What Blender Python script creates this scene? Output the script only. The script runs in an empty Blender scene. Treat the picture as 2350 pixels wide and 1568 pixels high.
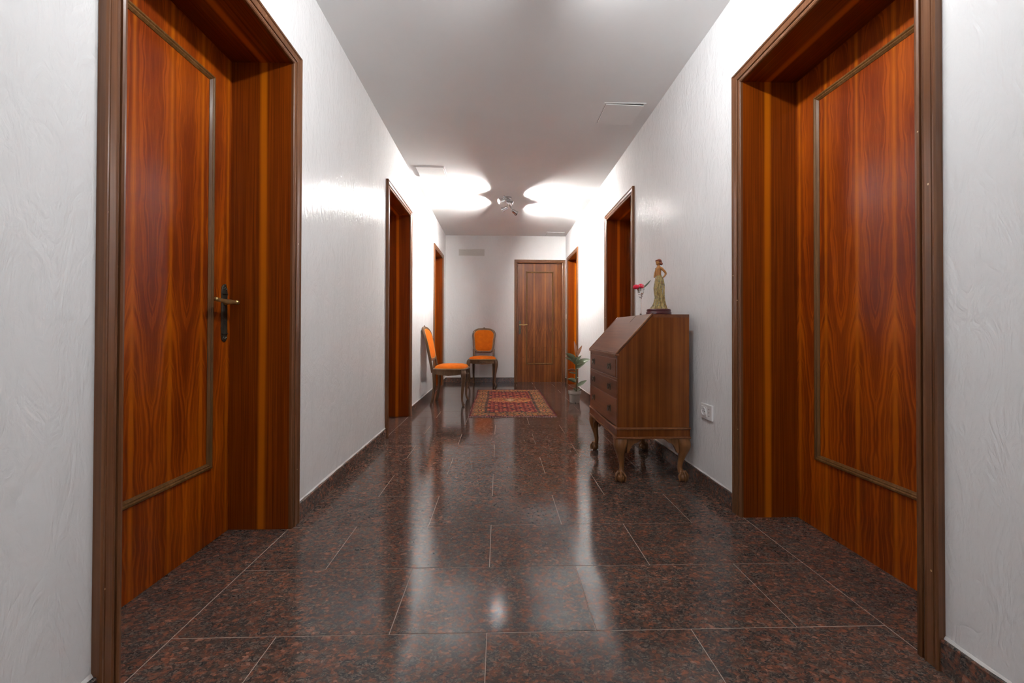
import bpy, bmesh, math, random
from mathutils import Vector, Matrix, Euler
import numpy as np
random.seed(7)
R = math.radians
scene = bpy.context.scene
COL = scene.collection

# ------------------------------------------------------------------ camera, world, exposure
F_PX, CX, CY = 893.44, 1170.13, 754.67
YAW, PITCH, ROLL, HC = 0.0277, 0.0080, 0.0028, 0.8938
cam = bpy.data.cameras.new('camera')
cam.sensor_fit = 'HORIZONTAL'
cam.sensor_width = 36.0
cam.lens = F_PX * 36.0 / 2350.0
cam.shift_x = (1175.0 - CX) / 2350.0
cam.shift_y = (CY - 784.0) / 2350.0
cam.clip_start = 0.02
cam_ob = bpy.data.objects.new('camera', cam)
COL.objects.link(cam_ob)
_right = Vector((math.cos(YAW), -math.sin(YAW), 0.0))
_fwd0 = Vector((math.sin(YAW), math.cos(YAW), 0.0))
_fwd = _fwd0 * math.cos(PITCH) + Vector((0, 0, 1)) * math.sin(PITCH)
_up = -_fwd0 * math.sin(PITCH) + Vector((0, 0, 1)) * math.cos(PITCH)
_r2 = _right * math.cos(ROLL) + _up * math.sin(ROLL)
_u2 = -_right * math.sin(ROLL) + _up * math.cos(ROLL)
_m = Matrix(((_r2.x, _u2.x, -_fwd.x, 0), (_r2.y, _u2.y, -_fwd.y, 0), (_r2.z, _u2.z, -_fwd.z, HC), (0, 0, 0, 1)))
cam_ob.matrix_world = _m
scene.camera = cam_ob

world = bpy.data.worlds.new('world')
scene.world = world
world.use_nodes = True
world.node_tree.nodes['Background'].inputs[0].default_value = (0.75, 0.86, 1.0, 1)
world.node_tree.nodes['Background'].inputs[1].default_value = 0.25

scene.view_settings.view_transform = 'Standard'
scene.view_settings.look = 'None'
scene.view_settings.gamma = 1.0
scene.view_settings.use_curve_mapping = False
scene.view_settings.exposure = 0.86
scene.cycles.max_bounces = 9
scene.cycles.diffuse_bounces = 6
scene.cycles.glossy_bounces = 3
scene.cycles.use_light_tree = False
scene.cycles.caustics_reflective = False
scene.cycles.caustics_refractive = False
scene.cycles.adaptive_threshold = 0.06
scene.cycles.sample_clamp_indirect = 8.0
scene.cycles.use_denoising = True

# light strengths (rear rail and window are added as unseen fill, built further down)
SPOT_FAR = 620.0
SPOT_NEAR = 40.0
FILL_REAR = 22.0
WINDOW_FILL = 8.0

# ------------------------------------------------------------------ room measures
XL, XR, YB, YR, H = -0.949, 1.182, 6.902, -2.6, 2.6
CASE_W, OPEN_W, OPEN_H, REVEAL = 0.060, 0.791, 2.115, 0.265
WALL_T = 0.34

# ------------------------------------------------------------------ helpers
def link(o, parent=None):
    COL.objects.link(o)
    if parent is not None:
        o.parent = parent
    return o

def obj(name, bm, mat, parent=None, smooth=False, loc=None, rot=None):
    me = bpy.data.meshes.new(name)
    bm.normal_update()
    bm.to_mesh(me)
    bm.free()
    if mat is not None:
        me.materials.append(mat)
    if smooth:
        me.polygons.foreach_set('use_smooth', [True] * len(me.polygons))
        try:
            me.set_sharp_from_angle(angle=R(40))
        except Exception:
            pass
    o = bpy.data.objects.new(name, me)
    link(o, parent)
    if loc is not None:
        o.location = loc
    if rot is not None:
        o.rotation_euler = rot
    return o

def empty(name, loc=(0, 0, 0), rz=0.0, parent=None):
    o = bpy.data.objects.new(name, None)
    o.empty_display_size = 0.1
    link(o, parent)
    o.location = loc
    o.rotation_euler = (0, 0, rz)
    return o

def tag(o, label, cat, group=None, kind=None):
    o['label'] = label
    o['category'] = cat
    if group:
        o['group'] = group
    if kind:
        o['kind'] = kind
    return o

def copy_tree(o, parent=None):
    c = o.copy()
    COL.objects.link(c)
    c.parent = parent
    for ch in list(o.children):
        copy_tree(ch, c)
    return c

def box(bm, x0, x1, y0, y1, z0, z1):
    vs = [bm.verts.new(p) for p in ((x0, y0, z0), (x1, y0, z0), (x1, y1, z0), (x0, y1, z0),
                                    (x0, y0, z1), (x1, y0, z1), (x1, y1, z1), (x0, y1, z1))]
    for f in ((0, 3, 2, 1), (4, 5, 6, 7), (0, 1, 5, 4), (1, 2, 6, 5), (2, 3, 7, 6), (3, 0, 4, 7)):
        bm.faces.new([vs[i] for i in f])
    return vs

def bbox(bm, x0, x1, y0, y1, z0, z1, b=0.002, seg=1):
    t = bmesh.new()
    box(t, x0, x1, y0, y1, z0, z1)
    bmesh.ops.bevel(t, geom=list(t.edges), offset=b, segments=seg, profile=0.6, affect='EDGES')
    merge(bm, t)

def merge(bm, t, mat=None):
    me = bpy.data.meshes.new('tmp')
    t.to_mesh(me)
    t.free()
    if mat is not None:
        me.transform(mat)
    bm.from_mesh(me)
    bpy.data.meshes.remove(me)

def loft(bm, rings, caps=True, closed=True):
    vr = [[bm.verts.new(p) for p in r] for r in rings]
    n = len(vr[0])
    for a, b in zip(vr[:-1], vr[1:]):
        for i in range(n if closed else n - 1):
            j = (i + 1) % n
            bm.faces.new((a[i], a[j], b[j], b[i]))
    if caps and closed:
        bm.faces.new(list(reversed(vr[0])))
        bm.faces.new(vr[-1])
    return vr

def ring(c, r, n=12, ax=(1, 0, 0), ay=(0, 1, 0), p=2.0):
    c, ax, ay = Vector(c), Vector(ax), Vector(ay)
    rx, ry = (r, r) if not isinstance(r, (tuple, list)) else r
    out = []
    for i in range(n):
        a = 2 * math.pi * i / n
        ca, sa = math.cos(a), math.sin(a)
        if p != 2.0:
            ca = math.copysign(abs(ca) ** (2 / p), ca)
            sa = math.copysign(abs(sa) ** (2 / p), sa)
        out.append(c + ax * (rx * ca) + ay * (ry * sa))
    return out

def tube(bm, pts, radii, n=8, caps=True, flat=1.0):
    pts = [Vector(p) for p in pts]
    if not isinstance(radii, (list, tuple)):
        radii = [radii] * len(pts)
    rings = []
    prev = None
    for i, p in enumerate(pts):
        d = (pts[min(i + 1, len(pts) - 1)] - pts[max(i - 1, 0)]).normalized()
        if prev is None:
            u = d.orthogonal().normalized()
        else:
            u = (prev - d * prev.dot(d)).normalized()
        prev = u
        w = d.cross(u)
        rings.append(ring(p, (radii[i], radii[i] * flat), n, u, w))
    loft(bm, rings, caps)

def closed_tube(bm, pts, prof):
    """sweep a small (outward, axial) profile around a closed planar loop given as (point, outward, axial)"""
    rings = []
    for p, o, a in pts:
        rings.append([Vector(p) + Vector(o) * u + Vector(a) * v for u, v in prof])
    rings.append(rings[0])
    vr = []
    for r in rings[:-1]:
        vr.append([bm.verts.new(q) for q in r])
    vr.append(vr[0])
    n = len(prof)
    for a, b in zip(vr[:-1], vr[1:]):
        for i in range(n):
            j = (i + 1) % n
            bm.faces.new((a[i], a[j], b[j], b[i]))

def lathe(bm, prof, n=24, c=(0, 0, 0), cap0=True, cap1=True, sx=1.0, sy=1.0):
    rings = []
    for r, z in prof:
        rings.append([Vector((c[0] + sx * r * math.cos(2 * math.pi * i / n), c[1] + sy * r * math.sin(2 * math.pi * i / n), c[2] + z)) for i in range(n)])
    vr = [[bm.verts.new(p) for p in rg] for rg in rings]
    for a, b in zip(vr[:-1], vr[1:]):
        for i in range(n):
            j = (i + 1) % n
            bm.faces.new((a[i], a[j], b[j], b[i]))
    if cap0:
        bm.faces.new(list(reversed(vr[0])))
    if cap1:
        bm.faces.new(vr[-1])

def uvsphere(bm, c, r, n=12, m=8):
    rx, ry, rz = (r, r, r) if not isinstance(r, (tuple, list)) else r
    t = bmesh.new()
    bmesh.ops.create_uvsphere(t, u_segments=n, v_segments=m, radius=1.0)
    merge(bm, t, Matrix.Translation(c) @ Matrix.Diagonal((rx, ry, rz, 1)))

def catmull(pts, k=6):
    pts = [Vector(p) for p in pts]
    out = []
    for i in range(len(pts) - 1):
        p0, p1, p2, p3 = pts[max(i - 1, 0)], pts[i], pts[i + 1], pts[min(i + 2, len(pts) - 1)]
        for s in range(k):
            t = s / k
            out.append(0.5 * ((2 * p1) + (p2 - p0) * t + (2 * p0 - 5 * p1 + 4 * p2 - p3) * t * t + (3 * p1 - p0 - 3 * p2 + p3) * t ** 3))
    out.append(pts[-1])
    return out

# ------------------------------------------------------------------ materials
class NT:
    def __init__(self, name):
        self.m = bpy.data.materials.new(name)
        self.m.use_nodes = True
        self.t = self.m.node_tree
        self.b = self.t.nodes['Principled BSDF']
    def n(self, kind, **kw):
        nd = self.t.nodes.new(kind)
        for k, v in kw.items():
            setattr(nd, k, v)
        return nd
    def l(self, a, b):
        self.t.links.new(a, b)
    def inp(self, sock, v):
        if isinstance(v, bpy.types.NodeSocket):
            self.l(v, sock)
        else:
            sock.default_value = v
    def math(self, op, a, b=0.0, c=0.0, clamp=False):
        nd = self.n('ShaderNodeMath', operation=op)
        nd.use_clamp = clamp
        self.inp(nd.inputs[0], a)
        if len(nd.inputs) > 1:
            self.inp(nd.inputs[1], b)
        if len(nd.inputs) > 2:
            self.inp(nd.inputs[2], c)
        return nd.outputs[0]
    def coords(self, scale=(1, 1, 1), rand=0.0):
        tc = self.n('ShaderNodeTexCoord')
        mp = self.n('ShaderNodeMapping')
        mp.inputs['Scale'].default_value = scale
        if rand:
            oi = self.n('ShaderNodeObjectInfo')
            v = self.n('ShaderNodeVectorMath', operation='MULTIPLY_ADD')
            cb = self.n('ShaderNodeCombineXYZ')
            self.l(oi.outputs['Random'], cb.inputs[0])
            self.l(self.math('MULTIPLY', oi.outputs['Random'], 7.31), cb.inputs[1])
            self.l(self.math('MULTIPLY', oi.outputs['Random'], 3.17), cb.inputs[2])
            self.l(cb.outputs[0], v.inputs[0])
            v.inputs[1].default_value = (rand, rand, rand)
            self.l(tc.outputs['Object'], v.inputs[2])
            self.l(v.outputs[0], mp.inputs[0])
        else:
            self.l(tc.outputs['Object'], mp.inputs[0])
        return mp.outputs[0]
    def noise(self, vec, scale, detail=3.0, rough=0.55, dist=0.0):
        nd = self.n('ShaderNodeTexNoise')
        self.l(vec, nd.inputs['Vector'])
        nd.inputs['Scale'].default_value = scale
        nd.inputs['Detail'].default_value = detail
        nd.inputs['Roughness'].default_value = rough
        nd.inputs['Distortion'].default_value = dist
        return nd.outputs['Fac']
    def ramp(self, fac, stops, interp='LINEAR'):
        nd = self.n('ShaderNodeValToRGB')
        cr = nd.color_ramp
        cr.interpolation = interp
        while len(cr.elements) < len(stops):
            cr.elements.new(0.5)
        for e, (p, c) in zip(cr.elements, stops):
            e.position = p
            e.color = (*c, 1) if len(c) == 3 else c
        self.l(fac, nd.inputs[0])
        return nd.outputs[0]
    def mix(self, fac, a, b, blend='MIX'):
        nd = self.n('ShaderNodeMix', data_type='RGBA', blend_type=blend)
        self.inp(nd.inputs[0], fac)
        for s, v in ((nd.inputs[6], a), (nd.inputs[7], b)):
            if isinstance(v, bpy.types.NodeSocket):
                self.l(v, s)
            else:
                s.default_value = (*v, 1)
        return nd.outputs[2]
    def set(self, color=None, rough=None, spec=None, metal=None, coat=None, coat_r=None, **kw):
        b = self.b
        if color is not None:
            if isinstance(color, bpy.types.NodeSocket):
                self.l(color, b.inputs['Base Color'])
            else:
                b.inputs['Base Color'].default_value = (*color, 1)
        if rough is not None:
            self.inp(b.inputs['Roughness'], rough)
        if spec is not None:
            b.inputs['Specular IOR Level'].default_value = spec
        if metal is not None:
            b.inputs['Metallic'].default_value = metal
        if coat is not None:
            b.inputs['Coat Weight'].default_value = coat
            b.inputs['Coat Roughness'].default_value = coat_r if coat_r is not None else 0.1
        for k, v in kw.items():
            b.inputs[k.replace('_', ' ')].default_value = v
        return self.m
    def bump(self, height, strength=0.2, dist=0.01):
        nd = self.n('ShaderNodeBump')
        nd.inputs['Strength'].default_value = strength
        nd.inputs['Distance'].default_value = dist
        self.l(height, nd.inputs['Height'])
        self.l(nd.outputs[0], self.b.inputs['Normal'])

def plain(name, color, rough=0.5, var=0.12, scale=30.0, **kw):
    t = NT(name)
    v = t.coords()
    f = t.noise(v, scale, 3)
    c = t.mix(f, tuple(max(0, x * (1 - var)) for x in color), tuple(x * (1 + var) for x in color))
    return t.set(c, rough, **kw)

# plaster walls: polished, troweled in overlapping strokes
def m_wall():
    t = NT('polished_plaster')
    v = t.coords()
    big = t.noise(v, 1.3, 4, 0.6)
    mid = t.noise(t.coords((3.0, 3.0, 1.0)), 1.8, 4, 0.6)
    fac = t.math('ADD', t.math('MULTIPLY', big, 0.5), t.math('MULTIPLY', mid, 0.5))
    c = t.ramp(fac, [(0.30, (0.76, 0.755, 0.75)), (0.5, (0.785, 0.78, 0.778)), (0.7, (0.81, 0.81, 0.81))])
    # overlapping trowel strokes: creases where two noise fields cross
    w1 = t.noise(t.coords((13.0, 13.0, 5.0)), 1.0, 3, 0.62, 1.4)
    w2 = t.noise(t.coords((30.0, 30.0, 14.0)), 1.0, 4, 0.62, 2.0)
    cr = t.math('ABSOLUTE', t.math('SUBTRACT', w1, 0.5))
    cr = t.math('MINIMUM', t.math('MULTIPLY', cr, 5.0), 1.0)
    wave = t.noise(v, 3.2, 1, 0.5)
    hgt = t.math('ADD', t.math('MULTIPLY', cr, 0.50), t.math('MULTIPLY', wave, 1.1))
    hgt = t.math('ADD', hgt, t.math('MULTIPLY', w2, 0.70))
    t.bump(hgt, 0.29, 0.010)
    c = t.mix(t.math('MULTIPLY', cr, 0.5), c, t.mix(0.5, c, (0.755, 0.75, 0.745)))
    return t.set(c, 0.15, spec=0.15)

def m_ceiling():
    t = NT('ceiling_paint')
    f = t.noise(t.coords(), 2.0, 3)
    c = t.ramp(f, [(0.3, (0.82, 0.815, 0.81)), (0.7, (0.85, 0.845, 0.84))])
    return t.set(c, 0.75, spec=0.25)

# bookmatched veneer: leaf local x across the door, z up
def m_veneer(name='walnut_veneer', cols=((0.072, 0.0075, 0.0005), (0.17, 0.023, 0.0008), (0.31, 0.056, 0.0011), (0.48, 0.110, 0.0018)), pale=(0.50, 0.130, 0.002), period=0.075):
    t = NT(name)
    tc = t.n('ShaderNodeTexCoord')
    sp = t.n('ShaderNodeSeparateXYZ')
    t.l(tc.outputs['Object'], sp.inputs[0])
    x, z = sp.outputs[0], sp.outputs[2]
    u = t.math('PINGPONG', x, period)
    v = z
    cb = t.n('ShaderNodeCombineXYZ')
    t.l(u, cb.inputs[0])
    t.l(v, cb.inputs[2])
    uv = cb.outputs[0]
    def nz(vec, sc, scale, detail=2.0, rough=0.5, dist=0.0):
        mp = t.n('ShaderNodeMapping'); mp.inputs['Scale'].default_value = sc; t.l(vec, mp.inputs[0])
        return t.noise(mp.outputs[0], scale, detail, rough, dist)
    n1 = nz(uv, (16, 1, 3.0), 1.4, 3, 0.5, 0.3)
    n2 = nz(uv, (3, 1, 1.5), 2.6, 2)
    e = t.math('DIVIDE', 1.0, t.math('ADD', 1.0, t.math('POWER', 2.718, t.math('MULTIPLY', t.math('SUBTRACT', z, 0.80), 6.5))))
    g = t.math('ADD', t.math('MULTIPLY', u, 9.0), t.math('MULTIPLY', e, 0.85))
    g = t.math('ADD', g, t.math('MULTIPLY', n2, 0.70))
    g = t.math('ADD', g, t.math('MULTIPLY', n1, 0.10))
    r1 = t.n('ShaderNodeTexNoise', noise_dimensions='1D')
    t.l(t.math('MULTIPLY', g, 6.0), r1.inputs['W']); r1.inputs['Scale'].default_value = 1.0; r1.inputs['Detail'].default_value = 5; r1.inputs['Roughness'].default_value = 0.62
    line = t.math('SUBTRACT', 1.0, t.math('MULTIPLY', t.math('ABSOLUTE', t.math('SUBTRACT', r1.outputs['Fac'], 0.47)), 14.0), clamp=True)
    n3 = nz(tc.outputs['Object'], (5, 5, 0.7), 2.0, 3)
    n4 = nz(tc.outputs['Object'], (300, 300, 6), 1.5, 2)
    f = t.math('ADD', t.math('MULTIPLY', t.math('SUBTRACT', r1.outputs['Fac'], 0.5), 0.66), t.math('MULTIPLY', n3, 0.80))
    f = t.math('ADD', f, 0.12)
    f = t.math('SUBTRACT', f, t.math('MULTIPLY', line, 0.09))
    f = t.math('ADD', f, t.math('MULTIPLY', t.math('SUBTRACT', n4, 0.5), 0.34))
    c = t.ramp(f, [(0.16, cols[0]), (0.40, cols[1]), (0.62, cols[2]), (0.90, cols[3])])
    # pale sapwood streak along every second joint
    st = t.n('ShaderNodeMapRange'); st.interpolation_type = 'SMOOTHSTEP'
    t.l(t.math('ADD', u, t.math('MULTIPLY', t.math('SUBTRACT', n2, 0.5), period * 0.2)), st.inputs[0])
    st.inputs[1].default_value = period * 0.82; st.inputs[2].default_value = period
    c = t.mix(t.math('MULTIPLY', st.outputs[0], 0.5), c, pale)
    # small dark knots
    vo = t.n('ShaderNodeTexVoronoi'); mp5 = t.n('ShaderNodeMapping'); mp5.inputs['Scale'].default_value = (16, 1, 4)
    t.l(uv, mp5.inputs[0]); t.l(mp5.outputs[0], vo.inputs['Vector']); vo.inputs['Scale'].default_value = 1.6
    kn = t.n('ShaderNodeMapRange'); t.l(vo.outputs['Distance'], kn.inputs[0]); kn.inputs[1].default_value = 0.10; kn.inputs[2].default_value = 0.05
    c = t.mix(t.math('MULTIPLY', kn.outputs[0], 0.7), c, (0.025, 0.006, 0.002))
    return t.set(c, 0.36, spec=0.18, coat=0.32, coat_r=0.17)

# straight grained lining boards with one pale stripe: local x = depth into the reveal, z along the board
def m_lining():
    t = NT('walnut_lining')
    tc = t.n('ShaderNodeTexCoord')
    sp = t.n('ShaderNodeSeparateXYZ'); t.l(tc.outputs['Object'], sp.inputs[0])
    x = sp.outputs[0]
    n1 = t.noise(t.coords((150, 150, 1.2)), 1.0, 4, 0.6)
    n2 = t.noise(t.coords((18, 18, 0.5)), 1.0, 2)
    n3 = t.noise(t.coords((420, 420, 3)), 1.0, 2)
    f = t.math('ADD', t.math('MULTIPLY', n1, 0.50), t.math('MULTIPLY', n2, 0.20))
    f = t.math('ADD', f, t.math('MULTIPLY', n3, 0.30))
    c = t.ramp(f, [(0.33, (0.070, 0.0085, 0.0008)), (0.5, (0.17, 0.030, 0.0014)), (0.7, (0.32, 0.066, 0.002))])
    d = t.math('ABSOLUTE', t.math('SUBTRACT', t.math('ADD', x, t.math('MULTIPLY', t.math('SUBTRACT', n2, 0.5), 0.02)), 0.122))
    st = t.n('ShaderNodeMapRange'); st.interpolation_type = 'SMOOTHSTEP'
    t.l(d, st.inputs[0]); st.inputs[1].default_value = 0.022; st.inputs[2].default_value = 0.006
    c = t.mix(t.math('MULTIPLY', st.outputs[0], 0.85), c, (0.50, 0.13, 0.003))
    return t.set(c, 0.34, spec=0.18, coat=0.32, coat_r=0.16)

def m_casing():
    t = NT('dark_casing_wood')
    n1 = t.noise(t.coords((150, 150, 2)), 1.0, 3)
    n2 = t.noise(t.coords((6, 6, 1.5)), 1.0, 3)
    f = t.math('ADD', t.math('MULTIPLY', n1, 0.6), t.math('MULTIPLY', n2, 0.4))
    c = t.ramp(f, [(0.3, (0.080, 0.029, 0.010)), (0.5, (0.135, 0.052, 0.020)), (0.7, (0.20, 0.085, 0.037))])
    vo = t.n('ShaderNodeTexVoronoi'); t.l(t.coords((1, 1, 0.8)), vo.inputs['Vector']); vo.inputs['Scale'].default_value = 34
    scv = t.n('ShaderNodeSeparateColor'); t.l(vo.outputs['Color'], scv.inputs[0])
    chip = t.math('MULTIPLY', t.math('LESS_THAN', vo.outputs['Distance'], 0.085), t.math('GREATER_THAN', scv.outputs[0], 0.75))
    c = t.mix(chip, c, (0.5, 0.32, 0.18))
    return t.set(c, 0.36, spec=0.28, coat=0.18, coat_r=0.2)

def m_granite(name='red_brown_granite', rough=0.12):
    t = NT(name)
    v = t.coords((0.8, 1.15, 1.0), rand=9.0)
    warp = t.n('ShaderNodeTexNoise'); t.l(v, warp.inputs['Vector']); warp.inputs['Scale'].default_value = 55; warp.inputs['Detail'].default_value = 3
    ad = t.n('ShaderNodeVectorMath', operation='MULTIPLY_ADD')
    t.l(warp.outputs['Color'], ad.inputs[0]); ad.inputs[1].default_value = (0.03, 0.03, 0.03); t.l(v, ad.inputs[2])
    vo = t.n('ShaderNodeTexVoronoi'); t.l(ad.outputs[0], vo.inputs['Vector']); vo.inputs['Scale'].default_value = 105
    sc = t.n('ShaderNodeSeparateColor'); t.l(vo.outputs['Color'], sc.inputs[0])
    c1 = t.ramp(sc.outputs[0], [(0.0, (0.060, 0.044, 0.036)), (0.30, (0.092, 0.058, 0.044)), (0.50, (0.14, 0.070, 0.048)), (0.75, (0.21, 0.080, 0.048)), (0.92, (0.28, 0.105, 0.062)), (1.0, (0.33, 0.18, 0.13))])
    vo2 = t.n('ShaderNodeTexVoronoi'); t.l(ad.outputs[0], vo2.inputs['Vector']); vo2.inputs['Scale'].default_value = 230
    sc2 = t.n('ShaderNodeSeparateColor'); t.l(vo2.outputs['Color'], sc2.inputs[0])
    c2 = t.ramp(sc2.outputs[0], [(0.0, (0.026, 0.028, 0.030)), (0.55, (0.070, 0.062, 0.056)), (1.0, (0.17, 0.14, 0.12))])
    patch = t.noise(v, 42, 4, 0.65)
    c = t.mix(t.ramp(patch, [(0.40, (0, 0, 0)), (0.62, (1, 1, 1))]), c2, c1)
    cloud = t.noise(v, 5.0, 3)
    c = t.mix(1.0, c, t.ramp(cloud, [(0.3, (0.80, 0.80, 0.82)), (0.7, (1.15, 1.10, 1.06))]), 'MULTIPLY')
    t.bump(t.noise(v, 22.0, 1), 0.05, 0.004)
    return t.set(c, rough, spec=0.40)

def m_mahogany(name, dark, mid, light, axis=(70, 70, 1.2), rough=0.33, spec=0.3, coat=0.18):
    t = NT(name)
    n1 = t.noise(t.coords(axis), 1.0, 4, 0.6, 0.2)
    n2 = t.noise(t.coords(tuple(a * 0.16 for a in axis)), 1.0, 3)
    n3 = t.noise(t.coords((4, 4, 4)), 1.0, 3)
    f = t.math('ADD', t.math('MULTIPLY', n1, 0.45), t.math('MULTIPLY', n2, 0.35))
    f = t.math('ADD', f, t.math('MULTIPLY', n3, 0.2))
    c = t.ramp(f, [(0.34, dark), (0.5, mid), (0.66, light)])
    return t.set(c, rough, spec=spec, coat=coat, coat_r=0.18)

def m_velvet():
    t = NT('orange_velvet')
    v = t.coords()
    f = t.noise(v, 18, 3)
    c = t.ramp(f, [(0.3, (0.58, 0.115, 0.002)), (0.7, (0.68, 0.150, 0.002))])
    t.bump(t.noise(v, 500, 1), 0.1, 0.002)
    m = t.set(c, 0.8, spec=0.2)
    t.b.inputs['Sheen Weight'].default_value = 0.12
    t.b.inputs['Sheen Tint'].default_value = (1.0, 0.55, 0.15, 1)
    return m

def m_emit(name, color, strength):
    t = NT(name)
    t.set(color, 0.3)
    t.b.inputs['Emission Color'].default_value = (*color, 1)
    t.b.inputs['Emission Strength'].default_value = strength
    return t.m

def m_leaf(name, a, b, back=None):
    t = NT(name)
    f = t.noise(t.coords((1, 1, 1), rand=3.0), 30, 3)
    c = t.mix(f, a, b)
    return t.set(c, 0.32, spec=0.5)

M = dict(
    wall=m_wall(), ceiling=m_ceiling(), veneer=m_veneer(), veneer_dark=m_veneer('dark_walnut_veneer', ((0.045, 0.012, 0.004), (0.10, 0.028, 0.008), (0.17, 0.053, 0.013), (0.25, 0.085, 0.020)), (0.33, 0.115, 0.022), 0.098), lining=m_lining(), casing=m_casing(),
    granite=m_granite(), skirting=m_granite('skirting_granite', 0.14),
    grout=plain('pale_grout', (0.44, 0.33, 0.27), 0.8, 0.25, 90),
    caulk=plain('white_caulk', (0.62, 0.60, 0.58), 0.6, 0.1, 60),
    mould=m_mahogany('moulding_wood', (0.07, 0.028, 0.008), (0.13, 0.058, 0.016), (0.21, 0.10, 0.035), (120, 120, 2), 0.42, 0.2, 0.1),
    brass=plain('aged_brass', (0.42, 0.28, 0.11), 0.38, 0.35, 70, metal=0.85),
    bronze=plain('dark_bronze', (0.075, 0.066, 0.048), 0.42, 0.4, 80, metal=0.7),
    black=plain('dark_void', (0.012, 0.010, 0.009), 0.6),
    desk_side=m_mahogany('mahogany_side', (0.072, 0.017, 0.0035), (0.15, 0.040, 0.0075), (0.26, 0.082, 0.014), (55, 55, 0.8), 0.32, 0.22, 0.15),
    desk_front=m_mahogany('mahogany_front', (0.085, 0.026, 0.011), (0.145, 0.048, 0.020), (0.21, 0.076, 0.032), (50, 2, 50), 0.32),
    desk_flap=m_mahogany('mahogany_flap', (0.085, 0.027, 0.011), (0.15, 0.052, 0.022), (0.21, 0.080, 0.034), (60, 1.6, 60), 0.28),
    desk_trim=m_mahogany('mahogany_trim', (0.11, 0.036, 0.013), (0.19, 0.070, 0.026), (0.27, 0.11, 0.044), (40, 3, 40), 0.30),
    desk_leg=m_mahogany('carved_leg_wood', (0.105, 0.040, 0.014), (0.195, 0.080, 0.026), (0.28, 0.125, 0.045), (40, 40, 4), 0.38),
    chair_wood=m_mahogany('chair_walnut', (0.060, 0.030, 0.014), (0.115, 0.060, 0.030), (0.17, 0.095, 0.050), (50, 50, 6), 0.36),
    velvet=m_velvet(),
    piping=plain('gold_braid', (0.62, 0.26, 0.05), 0.6, 0.2, 200),
    plastic=plain('white_plastic', (0.80, 0.79, 0.78), 0.35, 0.04, 20),
    hatch=plain('hatch_paint', (0.83, 0.825, 0.82), 0.6, 0.03, 8),
    vent=plain('vent_metal', (0.60, 0.585, 0.55), 0.5, 0.06, 60),
    chrome=plain('polished_chrome', (0.62, 0.62, 0.64), 0.12, 0.04, 40, metal=1.0),
    bulb=m_emit('lit_bulb', (1.0, 0.98, 0.94), 14.0),
    pot=plain('grey_plastic_pot', (0.27, 0.235, 0.205), 0.5, 0.08, 30),
    soil=plain('potting_soil', (0.05, 0.03, 0.02), 0.9, 0.5, 150),
    stem=plain('green_stem', (0.085, 0.085, 0.035), 0.5, 0.3, 60),
    leaf=m_leaf('rubber_leaf', (0.11, 0.145, 0.085), (0.20, 0.235, 0.15)),
    leaf_young=m_leaf('reddish_leaf', (0.24, 0.095, 0.045), (0.32, 0.15, 0.08)),
    statue_skin=plain('painted_flesh', (0.36, 0.15, 0.038), 0.45, 0.45, 70),
    plinth=plain('dark_red_plinth', (0.075, 0.014, 0.016), 0.3, 0.3, 40),
    hair=plain('auburn_hair', (0.20, 0.045, 0.016), 0.45, 0.35, 90),
    red=plain('red_petal', (0.68, 0.010, 0.045), 0.6, 0.2, 120),
    pink=plain('pink_petal', (0.75, 0.20, 0.24), 0.6, 0.2, 120),
    cream=plain('cream_petal', (0.78, 0.62, 0.42), 0.6, 0.15, 120),
    flower_leaf=plain('flower_leaf', (0.045, 0.065, 0.025), 0.45, 0.3, 80),
)

def m_dress():
    t = NT('painted_dress')
    v = t.coords((1.6, 1.6, 0.8))
    f = t.noise(v, 46, 4, 0.6)
    c = t.ramp(f, [(0.30, (0.055, 0.045, 0.022)), (0.42, (0.22, 0.135, 0.040)), (0.52, (0.42, 0.30, 0.11)), (0.60, (0.15, 0.145, 0.085)), (0.70, (0.32, 0.11, 0.028))])
    return t.set(c, 0.4, spec=0.35)
M['dress'] = m_dress()

def m_glass():
    t = NT('clear_crystal')
    f = t.noise(t.coords(), 80, 2)
    rg = t.ramp(f, [(0.3, (0.02,) * 3), (0.7, (0.05,) * 3)])
    m = t.set((0.97, 0.98, 0.98), rg)
    t.b.inputs['Transmission Weight'].default_value = 1.0
    t.b.inputs['IOR'].default_value = 1.5
    return m
M['glass'] = m_glass()

def m_rug():
    t = NT('knotted_wool')
    at = t.n('ShaderNodeAttribute'); at.attribute_name = 'knots'
    f = t.noise(t.coords(), 260, 2)
    c = t.mix(1.0, at.outputs['Color'], t.ramp(f, [(0.3, (0.72,) * 3), (0.7, (1.25,) * 3)]), 'MULTIPLY')
    t.bump(f, 0.5, 0.004)
    return t.set(c, 0.9, spec=0.1)
M['rug'] = m_rug()
M['fringe'] = plain('wool_fringe', (0.42, 0.30, 0.26), 0.9, 0.3, 120)

# ------------------------------------------------------------------ walls with door openings
L_DOORS = [0.941, 3.278, 5.641]          # near edge of each casing, left wall
R_DOORS = [1.003, 3.367, 5.779]
B_DOOR = 0.268
HOLE = 0.02                               # lining thickness
def wall_with_holes(name, axis_len0, axis_len1, holes, to_world):
    bm = bmesh.new()
    cuts = []
    pos = axis_len0
    top = OPEN_H + HOLE
    for h0 in holes:
        a, b = h0 + CASE_W - HOLE, h0 + CASE_W + OPEN_W + HOLE
        box(bm, pos, a, 0, WALL_T, 0, H)
        box(bm, a, b, 0, WALL_T, top, H)
        pos = b
    box(bm, pos, axis_len1, 0, WALL_T, 0, H)
    bmesh.ops.transform(bm, matrix=to_world, verts=bm.verts)
    bmesh.ops.recalc_face_normals(bm, faces=bm.faces)
    return obj(name, bm, M['wall'])
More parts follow.
